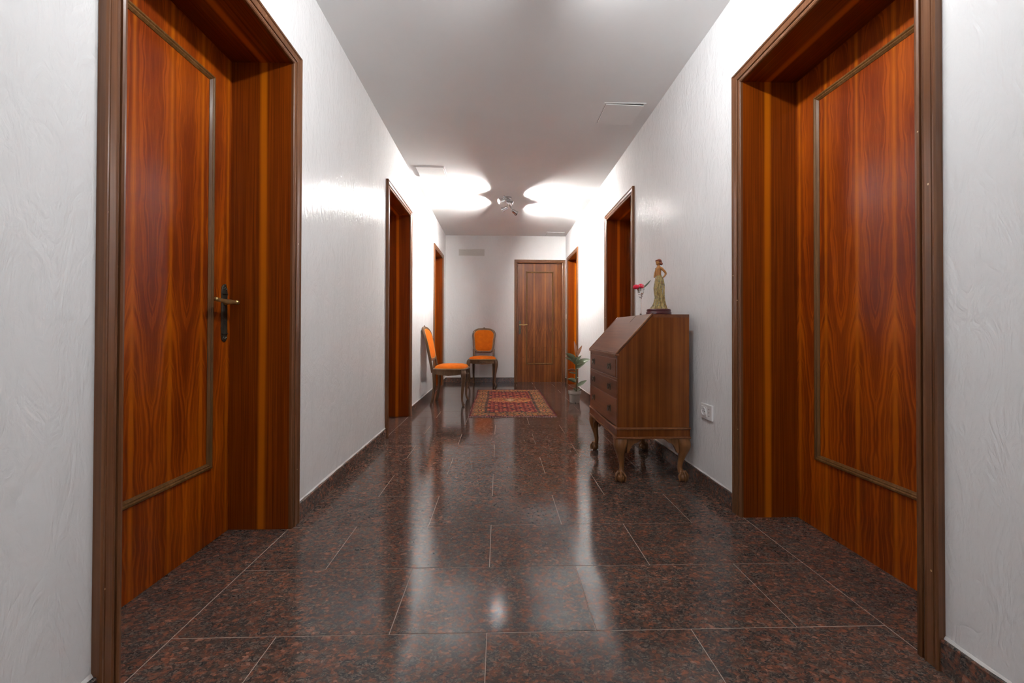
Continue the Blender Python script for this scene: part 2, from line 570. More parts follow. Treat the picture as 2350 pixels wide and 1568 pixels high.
# local (along, into wall, up) -> world
MW_L = Matrix(((0, -1, 0, XL), (1, 0, 0, 0), (0, 0, 1, 0), (0, 0, 0, 1)))
MW_R = Matrix(((0, 1, 0, XR), (1, 0, 0, 0), (0, 0, 1, 0), (0, 0, 0, 1)))
MW_B = Matrix(((1, 0, 0, 0), (0, 1, 0, YB), (0, 0, 1, 0), (0, 0, 0, 1)))
tag(wall_with_holes('wall_left', YR, YB, L_DOORS, MW_L), 'white polished plaster wall on the left with three doorways', 'wall', kind='structure')
tag(wall_with_holes('wall_right', YR, YB, R_DOORS, MW_R), 'white polished plaster wall on the right behind the desk', 'wall', kind='structure')
tag(wall_with_holes('wall_back', XL - WALL_T, XR + WALL_T, [B_DOOR], MW_B), 'white end wall of the corridor with one door', 'wall', kind='structure')
bm = bmesh.new()                          # wall behind the viewer, opened for the added window
WX0, WX1, WZ0, WZ1 = -0.55, 0.80, 0.85, 2.25
x0, x1 = XL - WALL_T, XR + WALL_T
box(bm, x0, WX0, YR - 0.25, YR, 0, H); box(bm, WX1, x1, YR - 0.25, YR, 0, H)
box(bm, WX0, WX1, YR - 0.25, YR, 0, WZ0); box(bm, WX0, WX1, YR - 0.25, YR, WZ1, H)
tag(obj('wall_front', bm, M['wall']), 'white plaster wall behind the viewer with an added window', 'wall', kind='structure')
bm = bmesh.new()
box(bm, x0, x1, YR - 0.25, YB + WALL_T, H, H + 0.12)
tag(obj('ceiling', bm, M['ceiling']), 'flat matt white corridor ceiling', 'ceiling', kind='structure')

# unseen window added behind the viewer for fill: frame, panes, area light
win = empty('fill_window', ((WX0 + WX1) / 2, YR - 0.12, WZ0))
tag(win, 'unseen white framed window added behind the viewer for fill light', 'window', kind='structure')
ww, wh = WX1 - WX0, WZ1 - WZ0
for i, (a, b, c, d) in enumerate([(-ww / 2, -ww / 2 + 0.06, 0, wh), (ww / 2 - 0.06, ww / 2, 0, wh), (-0.04, 0.04, 0.06, wh - 0.06), (-ww / 2 + 0.06, ww / 2 - 0.06, 0, 0.06), (-ww / 2 + 0.06, ww / 2 - 0.06, wh - 0.06, wh)]):
    bm = bmesh.new(); bbox(bm, a, b, -0.03, 0.03, c, d, 0.004); obj('fill_window_frame', bm, M['plastic'], win)
pt = NT('fill_window_glass')
_tr = pt.n('ShaderNodeBsdfTransparent'); _gl = pt.n('ShaderNodeBsdfGlossy'); _gl.inputs['Roughness'].default_value = 0.02
_mx = pt.n('ShaderNodeMixShader')
pt.l(pt.math('MULTIPLY_ADD', pt.noise(pt.coords(), 3.0, 2), 0.02, 0.06), _mx.inputs[0])
pt.l(_tr.outputs[0], _mx.inputs[1]); pt.l(_gl.outputs[0], _mx.inputs[2])
pt.l(_mx.outputs[0], pt.t.nodes['Material Output'].inputs['Surface'])
for a, b in ((-ww / 2 + 0.06, -0.04), (0.04, ww / 2 - 0.06)):
    bm = bmesh.new(); box(bm, a, b, -0.003, 0.003, 0.06, wh - 0.06); obj('fill_pane', bm, pt.m, win)
dl = bpy.data.lights.new('window_fill', 'AREA')  # area light added outside the unseen window to lift the near walls
dl.shape = 'RECTANGLE'; dl.size = ww; dl.size_y = wh
dl.energy = WINDOW_FILL; dl.color = (0.80, 0.90, 1.0)
dlo = bpy.data.objects.new('window_fill', dl)
link(dlo); dlo.location = ((WX0 + WX1) / 2, YR - 0.32, (WZ0 + WZ1) / 2); dlo.rotation_euler = (R(90), 0, 0)

# ------------------------------------------------------------------ floor: grout bed and granite tiles
bm = bmesh.new()
box(bm, XL - WALL_T, XR + WALL_T, YR - 0.25, YB + WALL_T, -0.08, -0.0012)
floor = tag(obj('floor', bm, M['grout']), 'polished red brown granite tile floor of the corridor', 'floor', kind='structure')
TW, TH, GAP = 0.615, 0.3225, 0.0028
def tile_mesh(w, h):
    t = bmesh.new()
    box(t, 0, w, 0, h, -0.012, 0)
    me = bpy.data.meshes.new('granite_tile')
    top = [e for e in t.edges if all(v.co.z > -0.001 for v in e.verts)]
    bmesh.ops.bevel(t, geom=top, offset=0.0005, segments=1, affect='EDGES')
    t.to_mesh(me); t.free(); me.materials.append(M['granite'])
    return me
_tiles = {}
def tile(xa, xb, ya, yb):
    w, h = round(xb - xa, 4), round(yb - ya, 4)
    if w < 0.03 or h < 0.03:
        return
    if (w, h) not in _tiles:
        _tiles[(w, h)] = tile_mesh(w, h)
    o = bpy.data.objects.new('granite_tile', _tiles[(w, h)])
    link(o, floor)
    o.location = (xa, ya, random.uniform(-0.00015, 0.00015))
    o.rotation_euler = (R(random.uniform(-0.035, 0.035)), R(random.uniform(-0.035, 0.035)), 0)
row0 = 1.165 - 12 * TH
k = 0
y = row0
while y < YB:
    ya, yb = max(y, YR) + GAP / 2, (y + TH if y + TH < YB - 0.06 else YB) - GAP / 2
    if yb - ya > 0.03:
        off = -0.034 if k % 2 == 1 else -0.322
        x = off - 3 * TW
        while x < XR:
            xs, xe = x, x + TW
            if XL - 0.06 < xs < XL + 0.06 or xs < XL:
                xs = XL
            if xe > XR - 0.06:
                xe = XR
            if XL < xe <= XL + 0.06:
                x += TW
                continue
            if xe > XL and xs < XR - 0.06:
                tile(xs + GAP / 2, xe - GAP / 2, ya, yb)
            x += TW
    y += TH; k += 1
for d0 in L_DOORS:                        # threshold slabs in the door recesses
    tile(XL - REVEAL - 0.05, XL - GAP / 2, d0 + CASE_W, d0 + CASE_W + OPEN_W)
for d0 in R_DOORS:
    tile(XR + GAP / 2, XR + REVEAL + 0.05, d0 + CASE_W, d0 + CASE_W + OPEN_W)
tile(B_DOOR + CASE_W, B_DOOR + CASE_W + OPEN_W, YB + GAP / 2, YB + 0.12)

# ------------------------------------------------------------------ granite skirting with its bead of caulk
def skirting(name, label, a, b, mw, parent=None):
    bm = bmesh.new()
    box(bm, a, b, -0.014, 0.0, 0.0005, 0.085)
    top = [e for e in bm.edges if all(v.co.z > 0.08 and v.co.y < -0.01 for v in e.verts)]
    bmesh.ops.bevel(bm, geom=top, offset=0.003, segments=1, affect='EDGES')
    bmesh.ops.transform(bm, matrix=mw, verts=bm.verts)
    bmesh.ops.recalc_face_normals(bm, faces=bm.faces)
    o = obj(name, bm, M['skirting'])
    tag(o, label, 'baseboard', 'granite skirting boards', 'structure')
    c = bmesh.new()
    rings = []
    n = max(2, int((b - a) / 0.04))
    for i in range(n + 1):
        p = a + (b - a) * i / n
        w = 0.0055 + random.uniform(-0.002, 0.0025); hh = 0.004 + random.uniform(-0.0015, 0.002)
        rings.append([(p, 0.0, 0.0848), (p, -w, 0.0848), (p, -w * 0.4, 0.0848 + hh), (p, 0.0, 0.0848 + hh * 1.6)])
    loft(c, rings)
    bmesh.ops.transform(c, matrix=mw, verts=c.verts)
    bmesh.ops.recalc_face_normals(c, faces=c.faces)
    obj('caulk_bead', c, M['caulk'], o)
    return o
WO = OPEN_W + 2 * CASE_W
skirting('baseboard_left', 'granite skirting at the near left edge before the first door', YR, L_DOORS[0], MW_L)
skirting('baseboard_left', 'granite skirting on the left between the first and second doors', L_DOORS[0] + WO, L_DOORS[1], MW_L)
skirting('baseboard_left', 'granite skirting on the left behind the side-on orange chair', L_DOORS[1] + WO, L_DOORS[2], MW_L)
skirting('baseboard_left', 'short granite skirting in the far left corner', L_DOORS[2] + WO, YB, MW_L)
skirting('baseboard_right', 'granite skirting at the near right edge before the first door', YR, R_DOORS[0], MW_R)
skirting('baseboard_right', 'granite skirting on the right behind the desk legs', R_DOORS[0] + WO, R_DOORS[1], MW_R)
skirting('baseboard_right', 'granite skirting on the right behind the potted plant', R_DOORS[1] + WO, R_DOORS[2], MW_R)
skirting('baseboard_right', 'short granite skirting in the far right corner', R_DOORS[2] + WO, YB, MW_R)
skirting('baseboard_back', 'granite skirting of the end wall behind the front-facing chair', XL + 0.014, B_DOOR, MW_B)

# ------------------------------------------------------------------ doors (local x across, y into the wall, z up)
PROF = [(0.000, 0.0), (0.000, 0.010), (0.003, 0.014), (0.010, 0.0165), (0.0155, 0.015), (0.018, 0.0075), (0.0205, 0.0070), (0.022, 0.0155),
        (0.0255, 0.0175), (0.0285, 0.0155), (0.046, 0.0175), (0.0485, 0.0145), (0.051, 0.0195), (0.0565, 0.0215), (0.060, 0.0185), (0.060, 0.0)]
def casing_leg(side):
    bm = bmesh.new()
    hw = OPEN_W / 2
    r0 = [(side * (hw + w), -h, 0.0) for w, h in PROF]
    r1 = [(side * (hw + w), -h, OPEN_H + w) for w, h in PROF]
    loft(bm, [r0, r1] if side > 0 else [r0[::-1], r1[::-1]])
    bmesh.ops.recalc_face_normals(bm, faces=bm.faces)
    return bm
def casing_head():
    bm = bmesh.new()
    hw = OPEN_W / 2
    loft(bm, [[(-(hw + w), -h, OPEN_H + w) for w, h in PROF], [((hw + w), -h, OPEN_H + w) for w, h in PROF]])
    bmesh.ops.recalc_face_normals(bm, faces=bm.faces)
    return bm
def mould_piece(length, w=0.026):
    """strip lying along local z, centred across x, proud towards -y, both ends mitred inwards (+x is the panel side)"""
    prof = [(0.0, 0.0), (0.0, 0.006), (0.004, 0.011), (0.010, 0.012), (0.014, 0.008), (0.018, 0.009), (w, 0.002), (w, 0.0)]
    bm = bmesh.new()
    loft(bm, [[(u, -h, u) for u, h in prof], [(u, -h, length - u) for u, h in prof]])
    bmesh.ops.recalc_face_normals(bm, faces=bm.faces)
    return bm
def handle(leaf, side, z=1.02):
    """long plate with a lever that points away from the lock edge; side = +1/-1: lock edge at local +x/-x"""
    xc = side * (OPEN_W / 2 - 0.041)
    plate = bmesh.new()
    hw, z0, z1 = 0.0185, 0.846, 1.10
    out = []
    n = 10
    pts = [(-hw, z0 + 0.03), (-hw, z1 - 0.035)]
    pts += [(-hw * math.cos(math.pi * i / n) * (1 - 0.12 * math.sin(math.pi * i / n)), z1 - 0.035 + 0.035 * math.sin(math.pi * i / n) ** 0.7) for i in range(1, n)]
    pts += [(hw, z1 - 0.035), (hw, z0 + 0.03)]
    pts += [(hw * math.cos(math.pi * i / n) * (1 - 0.12 * math.sin(math.pi * i / n)), z0 + 0.03 - 0.03 * math.sin(math.pi * i / n) ** 0.7) for i in range(1, n)]
    cz = (z0 + z1) / 2
    loft(plate, [[(xc + x, 0.0, zz) for x, zz in pts], [(xc + x, -0.003, zz) for x, zz in pts],
                 [(xc + x * 0.78, -0.0055, cz + (zz - cz) * 0.97) for x, zz in pts], [(xc + x * 0.5, -0.0055, cz + (zz - cz) * 0.94) for x, zz in pts]])
    for zz in (z1 - 0.042, z0 + 0.036):
        bbox(plate, xc - 0.0175, xc + 0.0175, -0.0085, -0.002, zz - 0.0025, zz + 0.0025, 0.001)
    for sgn, zb in ((1, z1 - 0.022), (-1, z0 + 0.018)):
        for dx in (-0.008, 0.0, 0.008):
            uvsphere(plate, (xc + dx, -0.0055, zb + sgn * (0.006 - abs(dx) * 0.7)), (0.0045, 0.004, 0.006), 8, 6)
    uvsphere(plate, (xc, -0.0055, z1 - 0.004), (0.004, 0.004, 0.006), 8, 6)
    bmesh.ops.recalc_face_normals(plate, faces=plate.faces)
    obj('lock_plate', plate, M['bronze'], leaf, True)
    lv = bmesh.new()
    t = bmesh.new()
    lathe(t, [(0.013, 0), (0.013, 0.006), (0.009, 0.010), (0.0085, 0.040), (0.010, 0.046), (0.0105, 0.056), (0.006, 0.061)], 14)
    merge(lv, t, Matrix.Translation((xc, -0.004, z)) @ Matrix.Rotation(R(90), 4, 'X'))
    d = -side
    pth = catmull([(xc, -0.053, z), (xc + d * 0.03, -0.056, z + 0.001), (xc + d * 0.065, -0.054, z - 0.001), (xc + d * 0.10, -0.052, z + 0.003), (xc + d * 0.125, -0.056, z + 0.004)], 4)
    rad = [0.0085 + 0.004 * math.sin(i / (len(pth) - 1) * math.pi) + (0.003 if i >= len(pth) - 3 else 0) for i in range(len(pth))]
    tube(lv, pth, rad, 10, True, 0.62)
    uvsphere(lv, pth[-1], (0.008, 0.009, 0.010), 10, 8)
    obj('lever', lv, M['brass'], leaf, True)
    kh = bmesh.new()
    zk = z0 + 0.085
    t = bmesh.new(); lathe(t, [(0.0034, 0), (0.0034, 0.0008)], 12)
    merge(kh, t, Matrix.Translation((xc, -0.0054, zk + 0.006)) @ Matrix.Rotation(R(90), 4, 'X'))
    box(kh, xc - 0.0016, xc + 0.0016, -0.0062, -0.0054, zk - 0.009, zk + 0.006)
    obj('keyhole', kh, M['black'], leaf)

def make_door(label, loc, rz, lock_side, reveal, margin=(0.112, 0.112), veneer='veneer'):
    root = empty('door_1', loc, rz)
    tag(root, label, 'door', None, 'structure')
    hw = OPEN_W / 2
    for s in (-1, 1):
        obj('casing', casing_leg(s), M['casing'], root, False)
    hd = obj('casing', casing_head(), M['casing'], root, False)
    depth = reveal + 0.045
    # side linings: local mesh x = depth, z = length
    for s in (-1, 1):
        bm = bmesh.new()
        box(bm, 0.0, depth, -HOLE, 0.0, 0.0, OPEN_H + (HOLE if False else 0.0))
        o = obj('lining', bm, M['lining'], root)
        # mesh x -> local y (depth); mesh y(-HOLE..0) -> outside of the opening
        if s > 0:
            o.matrix_local = Matrix(((0, -1, 0, hw), (1, 0, 0, 0), (0, 0, 1, 0), (0, 0, 0, 1)))
        else:
            o.matrix_local = Matrix(((0, 1, 0, -hw), (1, 0, 0, 0), (0, 0, 1, 0), (0, 0, 0, 1)))
    bm = bmesh.new()
    box(bm, 0.0, depth, 0.0, HOLE, -hw - HOLE, hw + HOLE)
    o = obj('lining', bm, M['lining'], root)
    o.matrix_local = Matrix(((0, 0, 1, 0), (1, 0, 0, 0), (0, 1, 0, OPEN_H), (0, 0, 0, 1)))
    # leaf
    bm = bmesh.new()
    bbox(bm, -hw + 0.001, hw - 0.001, 0.0, 0.042, 0.0006, OPEN_H - 0.001, 0.0008)
    leaf = obj('leaf', bm, M[veneer], root, False, (0, reveal, 0))
    xa, xb, za, zb = -hw + margin[0], hw - margin[1], 0.315, 1.972
    W, Hh = xb - xa, zb - za
    for (ln, mat) in ((Hh, Matrix.Translation((xa, 0, za))),
                      (Hh, Matrix.Translation((xb, 0, za)) @ Matrix.Diagonal((-1, 1, 1, 1))),
                      (W, Matrix.Translation((xa, 0, zb)) @ Matrix(((0, 0, 1, 0), (0, 1, 0, 0), (-1, 0, 0, 0), (0, 0, 0, 1)))),
                      (W, Matrix.Translation((xa, 0, za)) @ Matrix(((0, 0, 1, 0), (0, 1, 0, 0), (1, 0, 0, 0), (0, 0, 0, 1))))):
        b2 = mould_piece(ln)
        bmesh.ops.transform(b2, matrix=mat, verts=b2.verts)
        bmesh.ops.recalc_face_normals(b2, faces=b2.faces)
        obj('panel_moulding', b2, M['mould'], leaf)
    handle(leaf, lock_side)
    return root
DC = CASE_W + OPEN_W / 2
for i, (d0, lb) in enumerate(zip(L_DOORS, ['orange-brown veneered door nearest on the left with bronze lever handle', 'recessed wooden door in the middle of the left wall', 'recessed wooden door farthest on the left beside the side-on chair'])):
    o = make_door(lb, (XL, d0 + DC, 0), R(90), 1, REVEAL)
    o.name = 'door_%d' % (i + 1)
for i, (d0, lb) in enumerate(zip(R_DOORS, ['orange-brown veneered door nearest on the right', 'recessed wooden door on the right just beyond the desk', 'recessed wooden door farthest on the right behind the potted plant'])):
    o = make_door(lb, (XR, d0 + DC, 0), R(-90), 1, REVEAL)
    o.name = 'door_%d' % (i + 4)
o = make_door('dark brown wooden door with brass lever in the end wall', (B_DOOR + DC, YB, 0), 0, -1, 0.030, (0.150, 0.150), 'veneer_dark')
o.name = 'door_7'

# ------------------------------------------------------------------ ceiling hatches, vent, socket, switch
def hatch(label, cx, cy, w, d, tilt=0.0):
    root = empty('ceiling_hatch', (cx, cy, H))
    tag(root, label, 'access panel', 'ceiling access panels')
    b = bmesh.new()
    fw = 0.012
    for (a, c, e, f) in ((-w / 2, w / 2, -d / 2, -d / 2 + fw), (-w / 2, w / 2, d / 2 - fw, d / 2), (-w / 2, -w / 2 + fw, -d / 2 + fw, d / 2 - fw), (w / 2 - fw, w / 2, -d / 2 + fw, d / 2 - fw)):
        box(b, a, c, e, f, -0.003, 0.0)
    obj('hatch_frame', b, M['hatch'], root)
    b = bmesh.new(); box(b, -w / 2 + fw, w / 2 - fw, -d / 2 + fw, d / 2 - fw, -0.0006, 0.0); obj('hatch_gap', b, M['black'], root)
    b = bmesh.new(); bbox(b, -w / 2 + 0.015, w / 2 - 0.015, -d / 2 + 0.015, d / 2 - 0.015, -0.006, -0.001, 0.001)
    p = obj('hatch_panel', b, M['hatch'], root)
    if tilt:
        p.rotation_euler = (0, R(tilt), 0); p.location = (0, 0, -math.sin(R(abs(tilt))) * w / 2)
    return root
hatch('square ceiling access panel hanging slightly open above the desk', 0.934, 3.005, 0.312, 0.300, 1.6)
hatch('square ceiling access panel on the left above the second door', -0.727, 4.163, 0.315, 0.284)
hatch('square ceiling access panel in the far right corner', 0.960, 6.745, 0.310, 0.270, 0.8)

root = empty('air_vent', (-0.489, YB, 2.298)); tag(root, 'grey rectangular air vent grille high on the end wall', 'vent')
b = bmesh.new()
for (a, c, e, f) in ((-0.227, 0.227, 0.046, 0.059), (-0.227, 0.227, -0.059, -0.046), (-0.227, -0.214, -0.046, 0.046), (0.214, 0.227, -0.046, 0.046)):
    box(b, a, c, -0.008, 0, e, f)
obj('vent_frame', b, M['vent'], root)
b = bmesh.new(); box(b, -0.214, 0.214, -0.001, 0, -0.046, 0.046); obj('vent_backing', b, M['vent'], root)
for i in range(7):
    z = -0.040 + i * 0.0133
    b = bmesh.new()
    loft(b, [[(xx, -0.007, z - 0.004), (xx, -0.0055, z - 0.004), (xx, -0.001, z + 0.004), (xx, -0.0025, z + 0.004)] for xx in (-0.214, 0.214)])
    bmesh.ops.recalc_face_normals(b, faces=b.faces)
    obj('slat', b, M['vent'], root)

# socket on the right wall: local x along the wall (viewer's right), z up, proud to -y
root = empty('wall_socket', (XR, 2.175, 0.444), R(-90)); tag(root, 'white plastic wall socket beside the desk', 'socket')
b = bmesh.new()
bbox(b, -0.059, 0.059, -0.010, 0.0, -0.043, 0.043, 0.003, 2)
obj('face_plate', b, M['plastic'], root)
b = bmesh.new()
bbox(b, -0.050, 0.012, -0.0125, -0.009, -0.030, 0.030, 0.002)
obj('socket_module', b, M['plastic'], root)
b = bmesh.new(); t = bmesh.new()
lathe(t, [(0.0235, 0), (0.0235, 0.0035), (0.0195, 0.0038), (0.018, 0.0005)], 24, cap0=False, cap1=True)
merge(b, t, Matrix.Translation((-0.019, -0.0125, 0)) @ Matrix.Rotation(R(90), 4, 'X'))
obj('round_socket', b, M['plastic'], root, True)
for dx, dz in ((-0.028, 0), (-0.010, 0), (0.030, 0.019), (0.030, 0.0), (0.030, -0.019)):
    b = bmesh.new(); t = bmesh.new(); lathe(t, [(0.0028, 0), (0.0028, 0.0008)], 10)
    yy = -0.0130 if dx < 0 else -0.0100
    merge(b, t, Matrix.Translation((dx, yy, dz)) @ Matrix.Rotation(R(90), 4, 'X'))
    obj('pin_hole', b, M['black'], root)
root = empty('light_switch', (XR, 6.79, 1.17), R(-90)); tag(root, 'small white light switch in the far right corner', 'switch')
b = bmesh.new(); bbox(b, -0.03, 0.03, -0.008, 0, -0.045, 0.045, 0.002); obj('face_plate', b, M['plastic'], root)
b = bmesh.new(); bbox(b, -0.014, 0.014, -0.012, -0.007, -0.024, 0.024, 0.002); obj('rocker', b, M['plastic'], root)

# ------------------------------------------------------------------ ceiling spot rails
def spot_rail(label, loc, rz, heads, energy, rail_len, core=0.5, recess=False, tint=(1.0, 0.975, 0.94)):
    """heads: (position along the rail, drop, sideways, aim direction in world)"""
    root = empty('spotlight_rail', loc, rz); tag(root, label, 'lamp')
    b = bmesh.new()
    lathe(b, [(0.05, 0.0), (0.05, -0.018), (0.044, -0.024), (0.0, -0.024)][::-1], 24, cap0=False)
    bmesh.ops.recalc_face_normals(b, faces=b.faces)
    obj('ceiling_rose', b, M['chrome'], root, True)
    b = bmesh.new(); tube(b, [(0, 0, -0.02), (0, 0, -0.062)], 0.008, 10); obj('stem', b, M['chrome'], root, True)
    b = bmesh.new(); tube(b, [(0, -rail_len / 2, -0.062), (0, rail_len / 2, -0.062)], 0.008, 10)
    for s in (-1, 1):
        uvsphere(b, (0, s * rail_len / 2, -0.062), 0.011, 10, 8)
    obj('rail', b, M['chrome'], root, True)
    inv = Matrix.Rotation(-rz, 3, 'Z')
    for i, (pos, drop, side, aim) in enumerate(heads):
        d = (inv @ Vector(aim)).normalized()
        hc = Vector((side, pos, -0.062 - drop))
        q = d.to_track_quat('Z', 'Y').to_matrix().to_4x4()
        b = bmesh.new()
        lathe(b, [(0.012, -0.052), (0.020, -0.048), (0.024, -0.036), (0.026, 0.0), (0.033, 0.016), (0.0345, 0.028), (0.0325, 0.028), (0.025, 0.002), (0.021, -0.020), (0.010, -0.026)], 20)
        hd = obj('spot_head', b, M['chrome'], root, True)
        hd.matrix_local = Matrix.Translation(hc) @ q
        b = bmesh.new()
        lathe(b, [(0.006, -0.018), (0.0085, -0.012), (0.0085, -0.004), (0.006, 0.001), (0.0, 0.0025)], 14, cap0=True, cap1=False)
        obj('bulb', b, M['bulb'], hd, True)
        b = bmesh.new()
        back = hc - d * 0.03
        tube(b, catmull([(0, pos, -0.062), (side * 0.4, pos, -0.062 - drop * 0.55), tuple(back)], 5), 0.0045, 8)
        obj('arm', b, M['chrome'], root, True)
        b = bmesh.new(); uvsphere(b, tuple(back), 0.011, 10, 8); obj('swivel', b, M['chrome'], root, True)
        for nm, share, size, blend in ((('spot_core', core, 23, 1.0), ('spot_flood', 0.42, 165, 1.0)) if recess else (('spot_flood', 0.59, 165, 1.0),)):
            ld = bpy.data.lights.new(nm, 'SPOT')
            ld.energy = energy * share
            ld.spot_size = R(size); ld.spot_blend = blend
            ld.shadow_soft_size = 0.0135 if recess else 0.03
            ld.color = tint
            lo = bpy.data.objects.new(nm, ld); link(lo, root)
            dd = (d + Vector((0, 0, (0.46 if recess else 0.10) if nm == 'spot_core' else (0.0 if recess else -0.20)))).normalized()
            lo.matrix_local = Matrix.Translation(hc + d * (-0.006 if recess else 0.048)) @ (-dd).to_track_quat('Z', 'Y').to_matrix().to_4x4()
    return root
spot_rail('chrome ceiling rail with four lit spotlights halfway down the corridor', (0.105, 4.93, H), R(-12),
          [(-0.20, 0.045, -0.05, (-0.90, -0.40, -0.40)), (0.06, 0.06, -0.06, (-0.96, 0.26, -0.42)), (-0.10, 0.045, 0.055, (1.0, -0.10, -0.40)), (0.20, 0.07, 0.06, (0.82, 0.52, -0.42))],
          SPOT_FAR, 0.46, 0.42, True)
spot_rail('chrome ceiling rail with four lit spotlights overhead near the viewer', (0.20, 1.24, H), R(-10),
          [(-0.20, 0.05, -0.05, (-0.9, -0.40, -0.10)), (0.06, 0.06, -0.06, (-0.85, 0.45, -0.02)), (-0.10, 0.05, 0.055, (0.95, -0.30, -0.05)), (0.20, 0.06, 0.06, (0.85, 0.48, 0.0))],
          SPOT_NEAR, 0.46, 0.6, False, (0.96, 0.985, 1.0))
spot_rail('unseen chrome rail with four spotlights added behind the viewer for fill light', (0.12, -1.30, H), R(-10),
          [(-0.20, 0.05, -0.05, (-0.9, -0.40, -0.10)), (0.06, 0.06, -0.06, (-0.85, 0.45, -0.02)), (-0.10, 0.05, 0.055, (0.95, -0.30, -0.05)), (0.20, 0.06, 0.06, (0.85, 0.48, 0.0))],
          FILL_REAR, 0.46, 0.6, False, (0.96, 0.985, 1.0))  # rail added out of view to brighten the near walls

# ------------------------------------------------------------------ writing desk
def make_desk():
    # world aligned: front faces -X; x0 front, x1 back, y0 near, y1 far
    x0, x1, y0, y1 = 0.700, 1.130, 2.285, 2.965
    zb, zc, zf, zt = 0.265, 0.328, 0.762, 1.0
    xt = 0.918
    cx, cy = (x0 + x1) / 2, (y0 + y1) / 2
    root = empty('writing_desk', (cx, cy, 0)); tag(root, 'mahogany slant-front writing desk on clawed cabriole legs', 'desk')
    T = lambda b: bmesh.ops.transform(b, matrix=Matrix.Translation((-cx, -cy, 0)), verts=b.verts)
    def part(name, b, m, smooth=False, parent=root):
        T(b); bmesh.ops.recalc_face_normals(b, faces=b.faces)
        return obj(name, b, m, parent, smooth)
    side = [(x0, zc), (x1, zc), (x1, zt), (xt, zt), (x0, zf)]
    for ya, yb in ((y0, y0 + 0.02), (y1 - 0.02, y1)):
        b = bmesh.new(); loft(b, [[(x, ya, z) for x, z in side], [(x, yb, z) for x, z in side]])
        part('side_panel', b, M['desk_side'])
    b = bmesh.new(); box(b, x1 - 0.012, x1 - 0.001, y0 + 0.02, y1 - 0.02, zc, zt - 0.018); part('back_panel', b, M['desk_side'])
    b = bmesh.new(); box(b, xt - 0.002, x1, y0 - 0.0008, y1 + 0.0008, zt - 0.018, zt + 0.0006); part('desk_top', b, M['desk_flap'])
    b = bmesh.new(); box(b, x0 + 0.004, x1 - 0.012, y0 + 0.02, y1 - 0.02, zc, zf - 0.004); part('carcass', b, M['desk_front'])
    # slanted flap
    sl = Vector((xt - x0, 0, zt - zf)); ln = sl.length; sl.normalize(); nm = Vector((-sl.z, 0, sl.x))
    b = bmesh.new(); t = bmesh.new()
    bbox(t, 0, ln, y0 + 0.006, y1 - 0.006, -0.016, 0.006, 0.004, 2)
    merge(b, t, Matrix(((sl.x, 0, nm.x, x0 - 0.004), (0, 1, 0, 0), (sl.z, 0, nm.z, zf + 0.002), (0, 0, 0, 1))))
    fl = part('flap', b, M['desk_flap'])
    b = bmesh.new(); t = bmesh.new()
    box(t, ln * 0.80, ln * 0.985, cy - 0.07, cy - 0.066, 0.0, 0.0068)
    merge(b, t, Matrix(((sl.x, 0, nm.x, x0 - 0.004), (0, 1, 0, 0), (sl.z, 0, nm.z, zf + 0.002), (0, 0, 0, 1))))
    part('flap_scratch', b, M['black'], parent=fl)
    for ya, yb in ((y0 - 0.001, y0 + 0.011), (y1 - 0.011, y1 + 0.001)):      # edge beads of the flap
        b = bmesh.new(); t = bmesh.new()
        bbox(t, -0.002, ln, ya, yb, -0.001, 0.0085, 0.003, 2)
        merge(b, t, Matrix(((sl.x, 0, nm.x, x0 - 0.004), (0, 1, 0, 0), (sl.z, 0, nm.z, zf + 0.002), (0, 0, 0, 1))))
        part('flap_edge', b, M['desk_trim'], parent=fl)
    b = bmesh.new(); bbox(b, x0 - 0.012, x0 + 0.012, y0 - 0.002, y1 + 0.002, zf - 0.010, zf + 0.003, 0.004, 2); part('flap_edge', b, M['desk_trim'], parent=fl)
    # lopers either side of the top drawer, rail below
    for ya, yb in ((y0 + 0.002, y0 + 0.030), (y1 - 0.030, y1 - 0.002)):
        b = bmesh.new(); bbox(b, x0 - 0.001, x0 + 0.05, ya, yb, 0.622, 0.748, 0.0015); part('support_slide', b, M['desk_front'])
    b = bmesh.new(); bbox(b, x0 - 0.002, x0 + 0.02, y0 + 0.002, y1 - 0.002, 0.606, 0.619, 0.002); part('rail', b, M['desk_trim'])
    b = bmesh.new(); bbox(b, x0 - 0.001, x0 + 0.02, y0 + 0.002, y1 - 0.002, 0.736, 0.752, 0.002); part('rail', b, M['desk_trim'])
    for (za, zz, ins) in ((0.624, 0.731, 0.034), (0.500, 0.603, 0.006), (0.334, 0.495, 0.006)):
        b = bmesh.new(); bbox(b, x0 - 0.003, x0 + 0.02, y0 + ins, y1 - ins, za, zz, 0.002)
        dr = part('drawer', b, M['desk_front'])
        for yy in (cy - 0.20, cy + 0.20):
            zm = za + (zz - za) * 0.52
            b = bmesh.new(); t = bmesh.new()
            lathe(t, [(0.016, 0), (0.016, 0.0015), (0.012, 0.003), (0.0, 0.0035)], 18, cap1=False, sy=1.45)
            merge(b, t, Matrix.Translation((x0 - 0.003, yy, zm)) @ Matrix.Rotation(R(-90), 4, 'Y') @ Matrix.Rotation(R(90), 4, 'Z'))
            uvsphere(b, (x0 - 0.011, yy, zm + 0.010), (0.008, 0.005, 0.005), 10, 8)
            rg = []
            for i in range(17):
                a = math.pi * (-0.15 + 1.3 * i / 16)
                rg.append((x0 - 0.015 - 0.003 * math.sin(a), yy + 0.0135 * math.cos(a), zm + 0.008 - 0.022 * math.sin(a)))
            tube(b, rg, 0.0026, 6)
            part('drop_handle', b, M['bronze'], True, dr)
    # base frame with light beads
    b = bmesh.new(); bbox(b, x0 - 0.004, x1 + 0.004, y0 - 0.004, y1 + 0.004, zb + 0.008, zc - 0.006, 0.001); part('base_frame', b, M['desk_side'])
